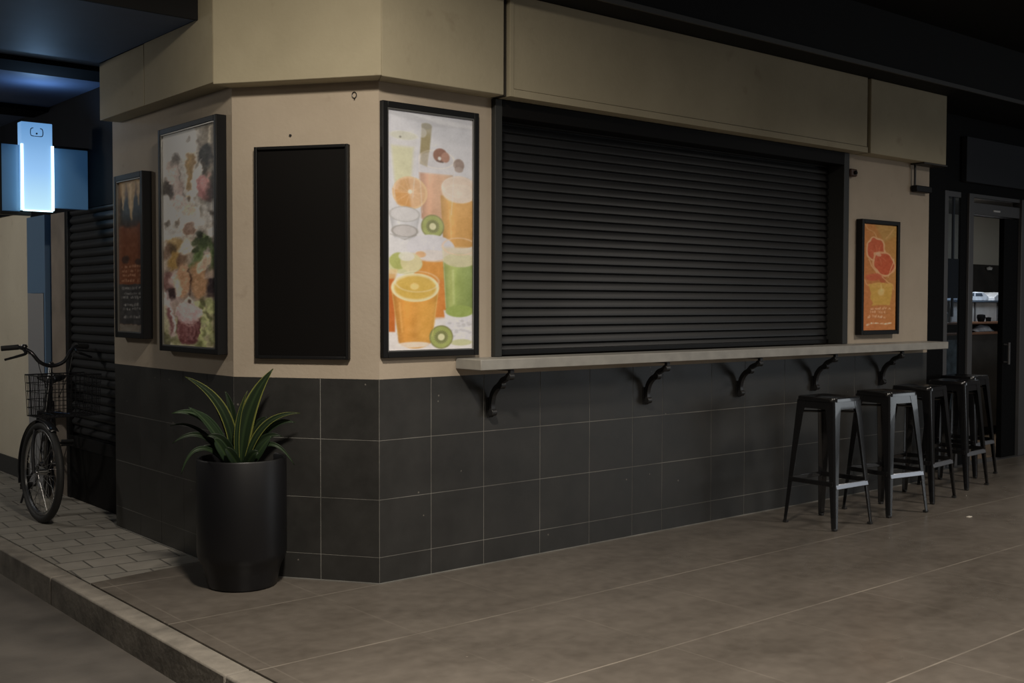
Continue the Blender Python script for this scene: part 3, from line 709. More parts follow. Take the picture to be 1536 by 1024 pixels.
def bracket(x):
    bm = newbm()
    strap(bm, [(x, -.012, .80), (x, -.030, .822), (x, -.026, .865), (x, -.038, .915), (x, -.066, .952), (x, -.098, .972), (x, -.122, .998), (x, -.152, 1.012), (x, -.182, 1.030), (x, -.188, 1.056)], .014, .0135)
    strap(bm, [(x, -.005, .795), (x, -.005, .84), (x, -.005, .90)], .015, .0045)
    strap(bm, [(x, -.004, 1.056), (x, -.10, 1.056), (x, -.196, 1.056)], .014, .0045)
    for yy, zz, r in ((-.180, 1.022, .020), (-.108, .972, .021), (-.034, .822, .020)):
        tube(bm, [(x - .017, yy, zz), (x + .017, yy, zz)], r, 14)
    obj('bracket', bm, M['iron'], t, .002)
for x in (.70, 1.915, 2.805, 3.645, 4.50): bracket(x)

# ------------------------------------------------------------------ framed posters
def framed(name, label, A, ud, nrm, w, z0, z1, depth, fw, art, inner=True, fmat='frame'):
    """A: plan point on the wall at the frame's left (as seen); ud: unit vector to the right; nrm: outward normal"""
    A = Vector((A[0], A[1], 0)); ud = Vector((*ud, 0)); nr = Vector((*nrm, 0))
    t = thing(name, label, 'poster' if art is not None else 'board', (A + ud * w / 2 + Vector((0, 0, z0)))[:])
    def bx(bm, a, b, za, zb, d0, d1):
        q = [A + ud * a + nr * d0, A + ud * b + nr * d0, A + ud * b + nr * d1, A + ud * a + nr * d1]
        prism(bm, [p[:2] for p in q], za, zb)
    bm = newbm(); d0 = .001
    bx(bm, 0, fw, z0, z1, d0, depth); bx(bm, w - fw, w, z0, z1, d0, depth); bx(bm, fw, w - fw, z0, z0 + fw, d0, depth); bx(bm, fw, w - fw, z1 - fw, z1, d0, depth)
    obj('frame', bm, M[fmat], t, .003)
    if inner:
        bm = newbm(); i = .006; dd = depth - .004
        bx(bm, fw, fw + i, z0 + fw, z1 - fw, d0, dd); bx(bm, w - fw - i, w - fw, z0 + fw, z1 - fw, d0, dd); bx(bm, fw + i, w - fw - i, z0 + fw, z0 + fw + i, d0, dd); bx(bm, fw + i, w - fw - i, z1 - fw - i, z1 - fw, d0, dd)
        obj('inner_lip', bm, M['framegrey'], t)
    bm = newbm(); bx(bm, fw * .6, w - fw * .6, z0 + fw * .6, z1 - fw * .6, .0015, depth - .016)
    obj('backing', bm, M['frame'] if art is not None else M['panel'], t)
    if art is not None:
        k = fw + .003; dp = depth - .0145
        p = lambda s, z: A + ud * s + nr * dp + Vector((0, 0, z))
        grid_print('print', art, p(k, z1 - k), p(w - k, z1 - k), p(k, z0 + k), t, M['print'])
    return t
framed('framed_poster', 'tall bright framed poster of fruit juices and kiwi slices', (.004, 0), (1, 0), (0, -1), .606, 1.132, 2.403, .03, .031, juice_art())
framed('framed_poster', 'small framed orange poster with citrus slices at the right end of the front wall', (4.165, 0), (1, 0), (0, -1), .512, 1.18, 2.03, .055, .03, orange_art(), False)
framed('framed_poster', 'tall framed poster of ice cream desserts and fruit on the side wall', (Lc.x, 1.455), (0, -1), (-1, 0), .738, 1.136, 2.373, .06, .03, dessert_art())
framed('framed_poster', 'narrow framed brown menu poster at the lane end of the side wall', (Lc.x, 2.125), (0, -1), (-1, 0), .44, 1.195, 2.171, .06, .034, menu_art())
pa = cpt(.138, 0)
framed('display_board', 'blank black display board on the angled corner wall above the plant', pa[:2], cdir[:], cn[:], .512, 1.122, 2.193, .032, .016, None, False)

# ------------------------------------------------------------------ small fittings
t = thing('alarm_box', 'small brown alarm sensor on the wall beside the shutter top', 'sensor', (4.09, 0, 2.33))
bm = newbm(); box(bm, 4.0285, 4.11, -.045, .002, 2.33, 2.385); obj('housing', bm, M['redbrown'], t, .01)
bm = newbm(); tube(bm, [(4.075, -.044, 2.357), (4.075, -.058, 2.357)], .014, 12); obj('lens', bm, M['black'], t)
t = thing('hanging_lamp', 'slim black lamp bar hanging on a rod beneath the right fascia end', 'lamp', (4.99, -.03, 2.27))
bm = newbm(); box(bm, 4.895, 5.12, -.06, -.008, 2.275, 2.325); obj('lamp_bar', bm, M['frame'], t, .006)
bm = newbm(); tube(bm, [(4.915, -.03, 2.32), (4.915, -.03, 2.497)], .009, 8); obj('rod', bm, M['iron'], t)
t = thing('wall_hook', 'tiny dark ring hook high on the angled corner wall', 'hook', cpt(.675, 2.43)[:])
bm = newbm(); c0 = cpt(.675, 2.435, .006); tube(bm, [c0 + Vector((cdir.x, cdir.y, 0)) * .012 * math.cos(a) + Vector((0, 0, 1)) * .015 * math.sin(a) for a in np.linspace(0, 2 * PI, 17)[:-1]], .002, 6, True)
tube(bm, [cpt(.675, 2.418, 0.0005), cpt(.675, 2.412, .006)], .003, 6); obj('ring', bm, M['iron'], t)
bm = newbm(); tube(bm, [cpt(.328, 2.249, .0005), cpt(.328, 2.249, .008)], .006, 10)
tag(obj('wall_screw', bm, M['iron'], None, origin=cpt(.328, 2.249)), 'small dark screw in the plaster above the blank black board', 'screw')
bm = newbm(); tube(bm, smooth_path([(5.255, .21, 1.30), (5.262, .20, 1.40), (5.29, .18, 1.43), (5.315, .18, 1.38), (5.31, .19, 1.33)], 5), .008, 8); box(bm, 5.24, 5.275, .205, .2385, 1.2, 1.31)
tag(obj('wall_hook', bm, M['mull'], None, origin=(5.25, .22, 1.2)), 'small grey bent hook on the black pillar beside the shelf end', 'hook')
bm = newbm(); box(bm, 3.965, 4.005, -1.005, -.985, .0002, .004); tag(obj('paper_scrap', bm, M['paper'], None, origin=(3.985, -.995, 0)), 'tiny pale paper scrap on the floor in front of the stools', 'litter')

# ------------------------------------------------------------------ bar stools
def make_stool():
    H = .82; f = .205; s = .147
    t = thing('bar_stool', 'x', 'stool', (0, 0, 0), 'black metal bar stools at the shelf')
    bm = newbm()
    n = 7; prof = []
    def rr(h, r, z):
        pts = []
        for qx, qy, a0 in ((1, 1, 0), (-1, 1, 90), (-1, -1, 180), (1, -1, 270)):
            for k in range(n):
                a = math.radians(a0 + 90 * k / (n - 1)); pts.append((qx * (h - r) + r * math.cos(a), qy * (h - r) + r * math.sin(a), z))
        return pts
    rings = [rr(.05, .03, H - .012), rr(.10, .03, H - .011), rr(s - .012, .03, H - .002), rr(s - .003, .035, H - .001), rr(s, .036, H - .008), rr(s + .001, .036, H - .028), rr(s - .006, .03, H - .028), rr(s - .012, .03, H - .018)]
    R = [[bm.verts.new(p) for p in q] for q in rings]
    bm.faces.new(R[0])
    for A, B in zip(R, R[1:]):
        for k in range(len(A)): bm.faces.new((A[k], A[(k + 1) % len(A)], B[(k + 1) % len(B)], B[k]))
    bm.faces.new(R[-1][::-1])
    obj('seat', bm, M['stool'], t, smooth=True)
    def at(sx, sy, z):
        q = s - .004 + (f - s) * (1 - z / (H - .02)); return Vector((sx * q, sy * q, z))
    for sx in (-1, 1):
        for sy in (-1, 1):
            bm = newbm(); th = .003
            rows = []
            for z, w in ((H - .024, .078), (H - .11, .062), (.45, .047), (.2, .037), (.012, .028)):
                c = at(sx, sy, z); cr = .012
                # angle section: two flanges meeting in a rounded corner
                arc = [c + Vector((-sx * cr * (1 - math.sin(q_)), -sy * cr * (1 - math.cos(q_)), 0)) for q_ in np.linspace(0, PI / 2, 7)]
                pts = [c + Vector((-sx * w, 0, 0))] + arc + [c + Vector((0, -sy * w, 0)),
                       c + Vector((-sx * th, -sy * w, 0)), c + Vector((-sx * cr, -sy * cr, 0)), c + Vector((-sx * w, -sy * th, 0))]
                rows.append([bm.verts.new(p) for p in pts])
            for A, B in zip(rows, rows[1:]):
                for k in range(len(A)): bm.faces.new((A[k], A[(k + 1) % len(A)], B[(k + 1) % len(A)], B[k]))
            bm.faces.new(rows[0]); bm.faces.new(rows[-1][::-1])
            lg = obj('leg', bm, M['stool'], t, smooth=True)
            bm = newbm(); c = at(sx, sy, .012); box(bm, min(c.x, c.x - sx * .027), max(c.x, c.x - sx * .027), min(c.y, c.y - sy * .027), max(c.y, c.y - sy * .027), 0, .016)
            obj('foot_cap', bm, M['rubber'], lg, .003)
    for ax, sg in ((0, -1), (0, 1), (1, -1), (1, 1)):
        # apron between the legs, just below the seat
        bm = newbm(); z0, z1 = H - .075, H - .02
        a0, a1 = at(1, 1, z0).x - .002, at(1, 1, z1).x - .002
        for (za, aa), (zb, ab) in (((z0, a0), (z1, a1)),):
            P = [(-aa + .03, za, aa), (aa - .03, za, aa), (ab - .03, zb, ab), (-ab + .03, zb, ab)]
            q = [Vector((x, sg * o_, z)) if ax == 0 else Vector((sg * o_, x, z)) for x, z, o_ in P]
            slab(bm, q, (0, -sg * .003, 0) if ax == 0 else (-sg * .003, 0, 0))
        obj('apron', bm, M['stool'], t)
        bm = newbm(); zr = .285 if sg > 0 or ax == 1 else .27
        c = at(1, 1, zr).x - .004
        if ax == 0: slab(bm, [Vector((-c + .01, sg * (c + .010), zr - .016)), Vector((-c + .01, sg * (c + .002), zr + .015)), Vector((-c + .01, sg * (c - .010), zr + .015)), Vector((-c + .01, sg * (c - .006), zr - .016))], (2 * c - .02, 0, 0))
        else: box(bm, sg * c - .008, sg * c + .008, -c + .01, c - .01, zr - .016, zr + .014)
        o = obj('footrest', bm, M['stoolrail'] if (ax == 0 and sg < 0) else M['stool'], t, .003)  # only the front bar gets the painted daylight sheen
        if ax == 0 and sg < 0: o['label'] = 'front footrest bar with painted-in daylight sheen'
    bm = newbm()
    for a in (45, 135):
        d = Vector((math.cos(math.radians(a)), math.sin(math.radians(a)), 0)); tube(bm, [d * -.19 + Vector((0, 0, H - .10)), d * .19 + Vector((0, 0, H - .10))], .007, 8)
    obj('cross_brace', bm, M['stool'], t)
    return t
st0 = make_stool()
sl = [(3.085, -.515, -2, 'black metal bar stool nearest the camera, first in the row from the left'),
      (3.76, -.51, -8, 'black metal bar stool second in the row from the left, footrest with painted-in sheen'),
      (4.405, -.385, 6, 'black metal bar stool third in the row from the left, below the orange poster'),
      (5.16, -.245, 5, 'black metal bar stool fourth in the row, in front of the shop window'),
      (5.79, .005, 3, 'black metal bar stool farthest back, mostly hidden behind the fourth stool')]
for i, (x, y, a, lb) in enumerate(sl):
    o = st0 if i == 0 else dup(st0, (x, y, 0), math.radians(a))
    o.location = (x, y, 0); o.rotation_euler = (0, 0, math.radians(a)); o['label'] = lb

# ------------------------------------------------------------------ potted plant
PC = Vector((-.53, .432, 0)); RT = .2195; HP = .64
t = thing('potted_plant', 'leafy green plant in a tall black round pot at the tiled corner', 'plant', PC[:])
bm = newbm()
lathe(bm, [(0, .001), (.155, .001), (.166, .006), (.174, .03), (.184, .08), (.194, .110), (.206, .134), (.2155, .153), (RT, .175), (RT, HP - .006), (RT - .003, HP), (RT - .014, HP), (RT - .017, HP - .006), (RT - .017, HP - .06), (0, HP - .06)], PC, 72)
obj('pot', bm, M['pot'], t, smooth=True)
bm = newbm(); lathe(bm, [(0, HP - .05), (.1, HP - .043), (RT - .018, HP - .05), (RT - .018, HP - .059), (0, HP - .059)], PC, 32); obj('soil', bm, M['soil'], t)
rv = Vector((math.cos(math.radians(26.6)), -math.sin(math.radians(26.6)), 0)); dv = Vector((math.sin(math.radians(26.6)), math.cos(math.radians(26.6)), 0))
def leaf(base, mid, tip, w, facing=0., edge=False, dark=1., droop=None):
    """base/mid/tip: (right, up, depth) in metres from the pot centre at rim height"""
    P = [PC + rv * a[0] + Vector((0, 0, HP + a[1])) + dv * a[2] for a in (base, mid, tip)]
    n = 18; pts = []
    for i in range(n + 1):
        s = i / n; pts.append(P[0] * (1 - s) ** 2 + (P[1] * 2 - (P[0] + P[2]) * .5) * 2 * s * (1 - s) + P[2] * s * s)
    me = bpy.data.meshes.new('leaf'); V = []; F = []; cols = []
    K = 9
    for i, p in enumerate(pts):
        s = i / n; tg = (pts[min(i + 1, n)] - pts[max(i - 1, 0)]).normalized()
        view = (dv * -1 * math.cos(facing) + rv * math.sin(facing) + Vector((0, 0, .35))).normalized()
        sd = tg.cross(view).normalized(); nm = sd.cross(tg).normalized()
        ww = w * (math.sin(PI * min(1, .10 + .9 * s) ** .85)) ** .8 * .5 if s < 1 else .0008
        ww = max(ww, .0012)
        for k in range(K):
            q = (k / (K - 1)) * 2 - 1
            V.append((p + sd * q * ww + nm * (abs(q) * ww * .35) - Vector(PC)))
            g = Vector((.0095, .0175, .008)) * dark
            st = .5 + .5 * math.sin(q * 14); g = g * (1 + .35 * st)
            if edge and abs(q) > .9: g = Vector((.21, .22, .05)) * (.4 + .5 * dark)
            elif abs(q) < .12: g = Vector((.022, .038, .014)) * dark
            cols.append((*g, 1))
    for i in range(n):
        for k in range(K - 1):
            a = i * K + k; F.append((a, a + 1, a + K + 1, a + K))
    me.from_pydata([v[:] for v in V], [], F)
    at = me.color_attributes.new('Col', 'FLOAT_COLOR', 'POINT')
    for i, c_ in enumerate(cols): at.data[i].color = c_
    for p in me.polygons: p.use_smooth = True
    me.materials.append(M['leaf'])
    o = bpy.data.objects.new('leaf', me); C.objects.link(o); o.parent = t
    md = o.modifiers.new('thick', 'SOLIDIFY'); md.thickness = .0012
    return o
# px offsets from the photo at about 303 px per metre, relative to (361, 686)
k_ = 1 / 303.
def L(b, m, tp, w, db=0, dm=0, dt=0, **kw):
    f = lambda q, d: ((q[0] - 361) * k_, (686 - q[1]) * k_, d)
    return leaf(f(b, db), f(m, dm), f(tp, dt), w, **kw)
L((360, 700), (372, 618), (408, 553), .080, 0, -.02, -.03, dark=1.1, edge=True)
L((357, 700), (355, 640), (370, 585), .026, -.03, -.05, -.06, dark=1.2, edge=True)
L((350, 700), (333, 616), (280, 564), .058, .02, .02, .0, facing=.4, edge=True)
L((352, 700), (348, 630), (337, 588), .048, .05, .07, .08, dark=.9)
L((345, 700), (312, 630), (262, 616), .048, .0, -.04, -.08, facing=.2, dark=1.7)
L((347, 700), (318, 640), (286, 607), .046, -.02, -.07, -.1, facing=.5, dark=1.5)
L((366, 700), (395, 638), (447, 620), .034, -.02, -.04, -.06, edge=True)
L((368, 700), (400, 645), (440, 635), .044, .02, .0, -.03, facing=-.3, dark=1.2)
L((370, 698), (402, 664), (437, 695), .024, -.05, -.1, -.13, dark=1.3)
L((344, 698), (302, 668), (275, 704), .022, -.04, -.09, -.12, dark=1.3)
L((342, 698), (305, 652), (262, 661), .030, .0, -.03, -.06, dark=.9)
L((345, 698), (300, 645), (258, 637), .018, .04, .02, .0, dark=.8)
L((348, 700), (330, 665), (322, 655), .050, -.07, -.1, -.12, edge=False, dark=1.5)
L((372, 700), (388, 672), (404, 652), .045, -.06, -.1, -.11, edge=False, dark=1.4)
L((352, 700), (335, 660), (312, 650), .05, -.03, -.08, -.1, edge=False, dark=.8)
L((366, 700), (378, 650), (400, 628), .05, .04, .06, .06, edge=False, dark=.7)
L((355, 700), (345, 650), (322, 610), .06, .04, .05, .05, edge=False, dark=.75)
L((360, 700), (366, 650), (372, 622), .05, .05, .08, .09, edge=False, dark=.7)
L((370, 700), (392, 660), (420, 655), .04, .0, -.03, -.05, edge=False, dark=.8)
L((344, 700), (318, 672), (296, 676), .04, .0, -.03, -.05, edge=False, dark=.8)
L((360, 702), (345, 676), (338, 668), .05, -.08, -.12, -.13, edge=False, dark=.9)
L((366, 702), (376, 680), (386, 676), .05, -.08, -.12, -.13, edge=False, dark=.8)
L((364, 700), (372, 660), (384, 610), .03, .03, .05, .07, edge=True, dark=.8)

# ------------------------------------------------------------------ side lane
LX = LANE
bm = newbm(); box(bm, LX, .0, 4.40, 9, 0, 2.11); 
struct('wall_lane', bm, M['cream'], label='cream painted wall at the far left beyond the bicycle', cat='wall')
bm = newbm(); box(bm, LX - .012, LX - .0005, 4.42, 9, 0, .145)
struct('baseboard_lane', bm, M['darkstone'], label='dark skirting along the cream lane wall', cat='baseboard')
bm = newbm(); box(bm, LX - .02, .0, 4.40, 9, 2.112, 2.15); box(bm, LX, 0, 2.3, 9, 2.15, 2.854); box(bm, LX, 0, 2.3, 4.4, 2.06, 2.15)
struct('trim_12', bm, M['lanedark'], label='dark glossy band over the lane shopfronts', cat='wall')
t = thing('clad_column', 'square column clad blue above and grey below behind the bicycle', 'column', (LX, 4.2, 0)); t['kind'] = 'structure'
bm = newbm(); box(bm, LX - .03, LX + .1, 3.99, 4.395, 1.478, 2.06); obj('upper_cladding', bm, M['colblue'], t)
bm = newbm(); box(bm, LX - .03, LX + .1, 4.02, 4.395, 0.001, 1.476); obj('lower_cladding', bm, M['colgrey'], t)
bm = newbm(); box(bm, LX - .035, LX + .1, 3.96, 3.99, 0.001, 2.06); obj('corner_strip', bm, M['colblue'], t)  # sign's blue light on this edge put into the strip colour
bm = newbm(); box(bm, LX + .02, LX + .2, 3.90, 3.96, 0, 2.06)
struct('trim_13', bm, M['black'], label='black gap strip beside the blue column', cat='wall')
bm = newbm(); box(bm, LX - .008, LX + .2, 3.60, 3.90, 0, 2.06)
struct('trim_14', bm, M['pilaster'], label='tan pilaster between the blue column and the lane shutter', cat='wall')
t = thing('roller_shutter', 'narrow black roller shutter in the lane behind the bicycle', 'shutter', (LX, 3.0, 0))
bm = newbm(); box(bm, LX - .012, LX + .1, 3.535, 3.597, 0.001, 2.06); obj('guide_rail', bm, M['frame'], t, .003)
bm = newbm(); prof = []; zz = .46; pitch = .06
while zz < 2.03:
    for f, dx in ((0, .0), (.06, .008), (.12, .0), (.3, -.012), (.5, -.015), (.7, -.012), (.9, -.002)): prof.append((LX + .02 + dx, zz + f * pitch))
    zz += pitch
rows = [[bm.verts.new((x, yy, z)) for x, z in prof] for yy in (2.3, 3.535)]
for i in range(len(prof) - 1): bm.faces.new((rows[0][i], rows[1][i], rows[1][i + 1], rows[0][i + 1]))
b_ = [bm.verts.new(p) for p in ((LX + .06, 2.3, .46), (LX + .06, 3.535, .46), (LX + .06, 3.535, 2.05), (LX + .06, 2.3, 2.05))]; bm.faces.new(b_)
obj('curtain', bm, M['slat'], t, smooth=True)
bm = newbm(); box(bm, LX - .012, LX + .06, 2.3, 3.535, .375, .46); obj('bottom_rail', bm, M['frame'], t, .004)
bm = newbm(); box(bm, LX - .001, LX + .1, 2.3, 3.535, .001, .374); obj('plinth_panel', bm, M['panel'], t)

# projecting light sign
t = thing('light_sign', 'glowing pale blue sign box projecting over the lane', 'sign', (-.66, 3.13, 2.02))
bm = newbm(); box(bm, -.766, -.566, 3.085, 3.165, 2.02, 2.60); lb = obj('light_box', bm, M['lightbox'], t, .004, origin=(-.66, 3.13, 2.02))
for x in (-.764, -.568):
    bm = newbm(); tube(bm, [(x, 3.080, 2.022), (x, 3.080, 2.452)], .0085, 10); obj('edge_tube', bm, M['tube'], t)
bm = newbm(); box(bm, -.762, -.570, 3.076, 3.084, 2.012, 2.02); obj('lower_tube', bm, M['tube'], t)
bm = newbm(); box(bm, -.882, -.766, 3.125, 3.160, 2.01, 2.448); obj('side_panel', bm, M['wing'], t, .003)
bm = newbm(); box(bm, -.566, -.318, 3.125, 3.160, 2.045, 2.448); obj('side_panel', bm, M['wing'], t, .003)
bm = newbm(); box(bm, -.895, -.883, 3.115, 3.165, 1.985, 2.46); box(bm, -.883, -.70, 3.115, 3.165, 1.985, 2.008); obj('side_frame', bm, M['frame'], t)
bm = newbm(); box(bm, -.56, -.313, 3.12, 3.165, 2.449, 2.463); obj('top_rail', bm, M['frame'], t)
bm = newbm(); zc = 2.535; xc = -.668; yy = 3.083
for sg in (-1, 1): tube(bm, smooth_path([(xc + sg * .022, yy, zc + .028), (xc + sg * .036, yy, zc + .022), (xc + sg * .04, yy, zc), (xc + sg * .036, yy, zc - .022), (xc + sg * .02, yy, zc - .026)], 4), .0028, 6)
tube(bm, [(xc - .02, yy, zc - .026), (xc + .02, yy, zc - .026)], .0022, 6); tube(bm, [(xc, yy + .002, zc - .008), (xc, yy - .002, zc - .008)], .006, 10)
obj('emblem', bm, M['ink'], lb)

# ------------------------------------------------------------------ bicycle
BX = thing('bicycle', 'black city bicycle with a wire front basket leaning by the lane shutter', 'bicycle', (-.775, 2.72, 0))
def wheel(cx, cy, cz, ang, lean, R, parts_parent, name):
    ax = Vector((math.cos(ang), -math.sin(ang), 0)); fw = Vector((math.sin(ang), math.cos(ang), 0)); up = Vector((0, 0, 1))
    up = (up + ax * lean).normalized(); ax = (ax - up * ax.dot(up)).normalized()
    c = Vector((cx, cy, cz)); circ = lambda r, n, off=0: [c + ax * off + (fw * math.cos(2 * PI * k / n) + up * math.sin(2 * PI * k / n)) * r for k in range(n)]
    bm = newbm(); tube(bm, circ(R - .024, 56), .024, 10, True); w = obj(name, bm, M['rubber'], parts_parent, smooth=True)
    bm = newbm(); tube(bm, circ(R - .055, 56), .013, 8, True); obj('rim', bm, M['chrome'], w, smooth=True)
    bm = newbm()
    for k in range(32):
        a = 2 * PI * k / 32; sd = .03 * (1 if k % 2 else -1); b = a + (.5 if k % 4 < 2 else -.5)
        tube(bm, [c + ax * sd + (fw * math.cos(b) + up * math.sin(b)) * .022, c + (fw * math.cos(a) + up * math.sin(a)) * (R - .06)], .0017, 5)
    obj('spokes', bm, M['spoke'], w)
    bm = newbm(); tube(bm, [c - ax * .05, c - ax * .032, c - ax * .031, c + ax * .031, c + ax * .032, c + ax * .05], [.006, .006, .02, .02, .006, .006], 12); obj('hub', bm, M['chrome'], w, smooth=True)
    return c, ax, fw, up
R_ = .322; th = math.radians(-3.5)
cF, axF, fwF, upF = wheel(-.775, 2.72, R_, th, .03, R_, BX, 'front_wheel')
td = math.radians(20); fr = Vector((math.sin(td), math.cos(td), 0))
cR, axR, fwR, upR = wheel(-.775 + fr.x * 1.04, 2.72 + fr.y * 1.04, R_, td, .02, R_, BX, 'rear_wheel')
crown = Vector((-.705, 2.86, .69)); headT = Vector((-.655, 2.93, .90)); clamp = Vector((-.632, 2.965, 1.0))
bm = newbm()
for sg in (-1, 1): tube(bm, smooth_path([cF + axF * sg * .05, cF + axF * sg * .05 + Vector((.012, .05, .17)), crown + axF * sg * .045 - Vector((0, 0, .03)), crown + axF * sg * .02], 5), .011, 8)
tube(bm, [crown - axF * .05, crown + axF * .05], .014, 8); obj('fork', bm, M['bike'], BX, smooth=True)
# frame
bb = Vector((-.775, 2.72, 0)) + fr * .62 + Vector((.0, 0, .29)); seatT = bb + fr * .19 + Vector((.03, 0, .52))
bm = newbm()
tube(bm, [crown, headT], .02, 10)
tube(bm, smooth_path([headT - Vector((0, 0, .07)), (headT + bb) / 2 - Vector((0, 0, .12)), bb], 6), .017, 10)
tube(bm, smooth_path([headT - Vector((0, 0, .02)), (headT + seatT) / 2 - Vector((0, 0, .13)), bb + (seatT - bb) * .45], 6), .014, 10)
tube(bm, [bb, seatT], .015, 10)
for sg in (-1, 1):
    tube(bm, [bb + axR * sg * .03, cR + axR * sg * .055], .009, 8); tube(bm, [bb + (seatT - bb) * .8 + axR * sg * .02, cR + axR * sg * .055], .008, 8)
obj('frame', bm, M['bike'], BX, smooth=True)
bm = newbm(); sp = seatT + Vector((.002, .01, .015)); tube(bm, [seatT, sp], .012, 8)
obj('seat_post', bm, M['chrome'], BX)
bm = newbm()
rows = []
for s_, w, h in ((-.15, .02, .0), (-.08, .03, .006), (0, .055, .008), (.07, .095, .014), (.12, .1, .02), (.14, .06, .016)):
    rows.append([bm.verts.new(sp + fr * s_ + axR * (w * math.cos(a)) + Vector((0, 0, .03 + h + .028 * math.sin(a)))) for a in np.linspace(0, 2 * PI, 13)[:-1]])
for A, B in zip(rows, rows[1:]):
    for k in range(12): bm.faces.new((A[k], A[(k + 1) % 12], B[(k + 1) % 12], B[k]))
bm.faces.new(rows[0]); bm.faces.new(rows[-1]); obj('saddle', bm, M['rubber'], BX, smooth=True)
# fenders
def fender(c, ax, fw, up, a0, a1, R):
    bm = newbm(); rows = []
    for a in np.linspace(a0, a1, 26):
        d = fw * math.cos(a) + up * math.sin(a)
        rows.append([bm.verts.new(c + d * (R - .010 * (q * q)) + ax * q * .03) for q in (-1, -.6, 0, .6, 1)])
    for A, B in zip(rows, rows[1:]):
        for k in range(4): bm.faces.new((A[k], A[k + 1], B[k + 1], B[k]))
    o = obj('fender', bm, M['bike'], BX, smooth=True); md = o.modifiers.new('t', 'SOLIDIFY'); md.thickness = .0015
fender(cF, axF, fwF, upF, math.radians(-18), math.radians(125), R_ + .02)
fender(cR, axR, fwR, upR, math.radians(-25), math.radians(160), R_ + .02)
# handlebar
hb = thing  # noqa
bx = Vector((math.cos(th), -math.sin(th), 0)); by = Vector((math.sin(th), math.cos(th), 0))
def hp(a, b, z): return clamp + bx * a + by * b + Vector((0, 0, z))
bm = newbm(); tube(bm, smooth_path([hp(-.28, .09, .107), hp(-.2, .05, .115), hp(-.135, .0, .085), hp(-.085, -.02, .02), hp(-.03, -.02, -.008), hp(.03, -.02, -.008), hp(.085, -.02, .02), hp(.135, .0, .085), hp(.2, .05, .115), hp(.28, .09, .107)], 6), .0125, 10)
hbar = obj('handlebar', bm, M['bike'], BX, smooth=True)
for sg in (-1, 1):
    bm = newbm(); tube(bm, [hp(sg * .285, .092, .1065), hp(sg * .19, .045, .115)], .0175, 10); obj('grip', bm, M['rubber'], hbar, smooth=True)
    bm = newbm(); tube(bm, smooth_path([hp(sg * .165, .02, .1), hp(sg * .17, -.02, .075), hp(sg * .21, -.015, .06), hp(sg * .285, .03, .035)], 5), [.011] * 6 + [.009] * 6 + [.008] * 4, 8); obj('brake_lever', bm, M['bike'], hbar, smooth=True)
    bm = newbm(); tube(bm, smooth_path([hp(sg * .165, -.02, .078), hp(sg * .12, -.06, .05), hp(sg * .09, -.07, -.06), hp(sg * .03, -.05, -.22)], 6), .0025, 6); obj('brake_cable', bm, M['rubber'], hbar)
bm = newbm(); lathe(bm, [(0, 0), (.022, 0), (.022, .008), (.016, .02), (0, .024)], hp(-.165, .02, .112), 16); obj('bell', bm, M['bike'], hbar, smooth=True)
bm = newbm(); tube(bm, [headT, clamp + Vector((0, 0, .0))], .013, 10); tube(bm, [clamp, hp(0, -.02, -.008)], .018, 10); obj('stem', bm, M['chrome'], BX, smooth=True)
# wire basket
bm = newbm(); bc = clamp - by * .20; W2, D2 = .195, .13; zt, zb_ = .94, .675
def bq(a, b, z):
    k = .95 + .05 * (z - zb_) / (zt - zb_); return Vector((bc.x, bc.y, 0)) + bx * a * W2 * k + by * b * D2 * k + Vector((0, 0, z))
def loop(z, r):
    pts = [bq(a, b, z) for a, b in ((-1, -1), (1, -1), (1, 1), (-1, 1))]
    full = []
    for i in range(4):
        for s_ in (0, .25, .5, .75): full.append(pts[i].lerp(pts[(i + 1) % 4], s_))
    tube(bm, full, r, 6, True)
loop(zt, .0042); loop(zb_, .0036)
for z in np.linspace(zb_, zt, 6)[1:-1]: loop(z, .0022)
for i in range(15):
    a = -1 + 2 * i / 14
    for b in (-1, 1): tube(bm, [bq(a, b, zb_), bq(a, b, zt)], .0021, 5)
    tube(bm, [bq(a, -1, zb_), bq(a, 1, zb_)], .0021, 5)
for i in range(1, 9):
    b = -1 + 2 * i / 9
    for a in (-1, 1): tube(bm, [bq(a, b, zb_), bq(a, b, zt)], .0021, 5)
    tube(bm, [bq(-1, b, zb_), bq(1, b, zb_)], .0021, 5)
obj('basket', bm, M['bike'], BX)
for pp, rr_ in (([bq(0, .9, .9), clamp - Vector((0, 0, .05))], .008), ([bq(-.3, .3, zb_), crown - axF * .04], .006), ([bq(.3, .3, zb_), crown + axF * .04], .006)):
    bm = newbm(); tube(bm, pp, rr_, 6); obj('basket_bracket', bm, M['bike'], BX)
# crank and pedals
bm = newbm(); tube(bm, [bb - axR * .05, bb + axR * .07], .018, 10); tube(bm, [bb + axR * .06, bb + axR * .065 + Vector((0, -.04, .15))], .009, 8); tube(bm, [bb - axR * .05, bb - axR * .055 + Vector((0, .04, -.15))], .009, 8)
tube(bm, [bb + axR * .035 + (fr * math.cos(a) + Vector((0, 0, math.sin(a)))) * .085 for a in np.linspace(0, 2 * PI, 25)[:-1]], .006, 6, True); obj('crank', bm, M['bike'], BX, smooth=True)
for p in (bb + axR * .065 + Vector((0, -.04, .15)), bb - axR * .055 + Vector((0, .04, -.15))):
    sg = 1 if (p - bb).dot(axR) > 0 else -1
    bm = newbm()
    for zz in (-.012, .012): 
        a, b = p + axR * sg * .02 + Vector((0, 0, zz)), p + axR * sg * .10 + Vector((0, 0, zz)); 
        for yy in (-.03, .03): tube(bm, [a + fr * yy, b + fr * yy], .008, 6)
    tube(bm, [p, p + axR * sg * .1], .008, 6); obj('pedal', bm, M['rubber'], BX)
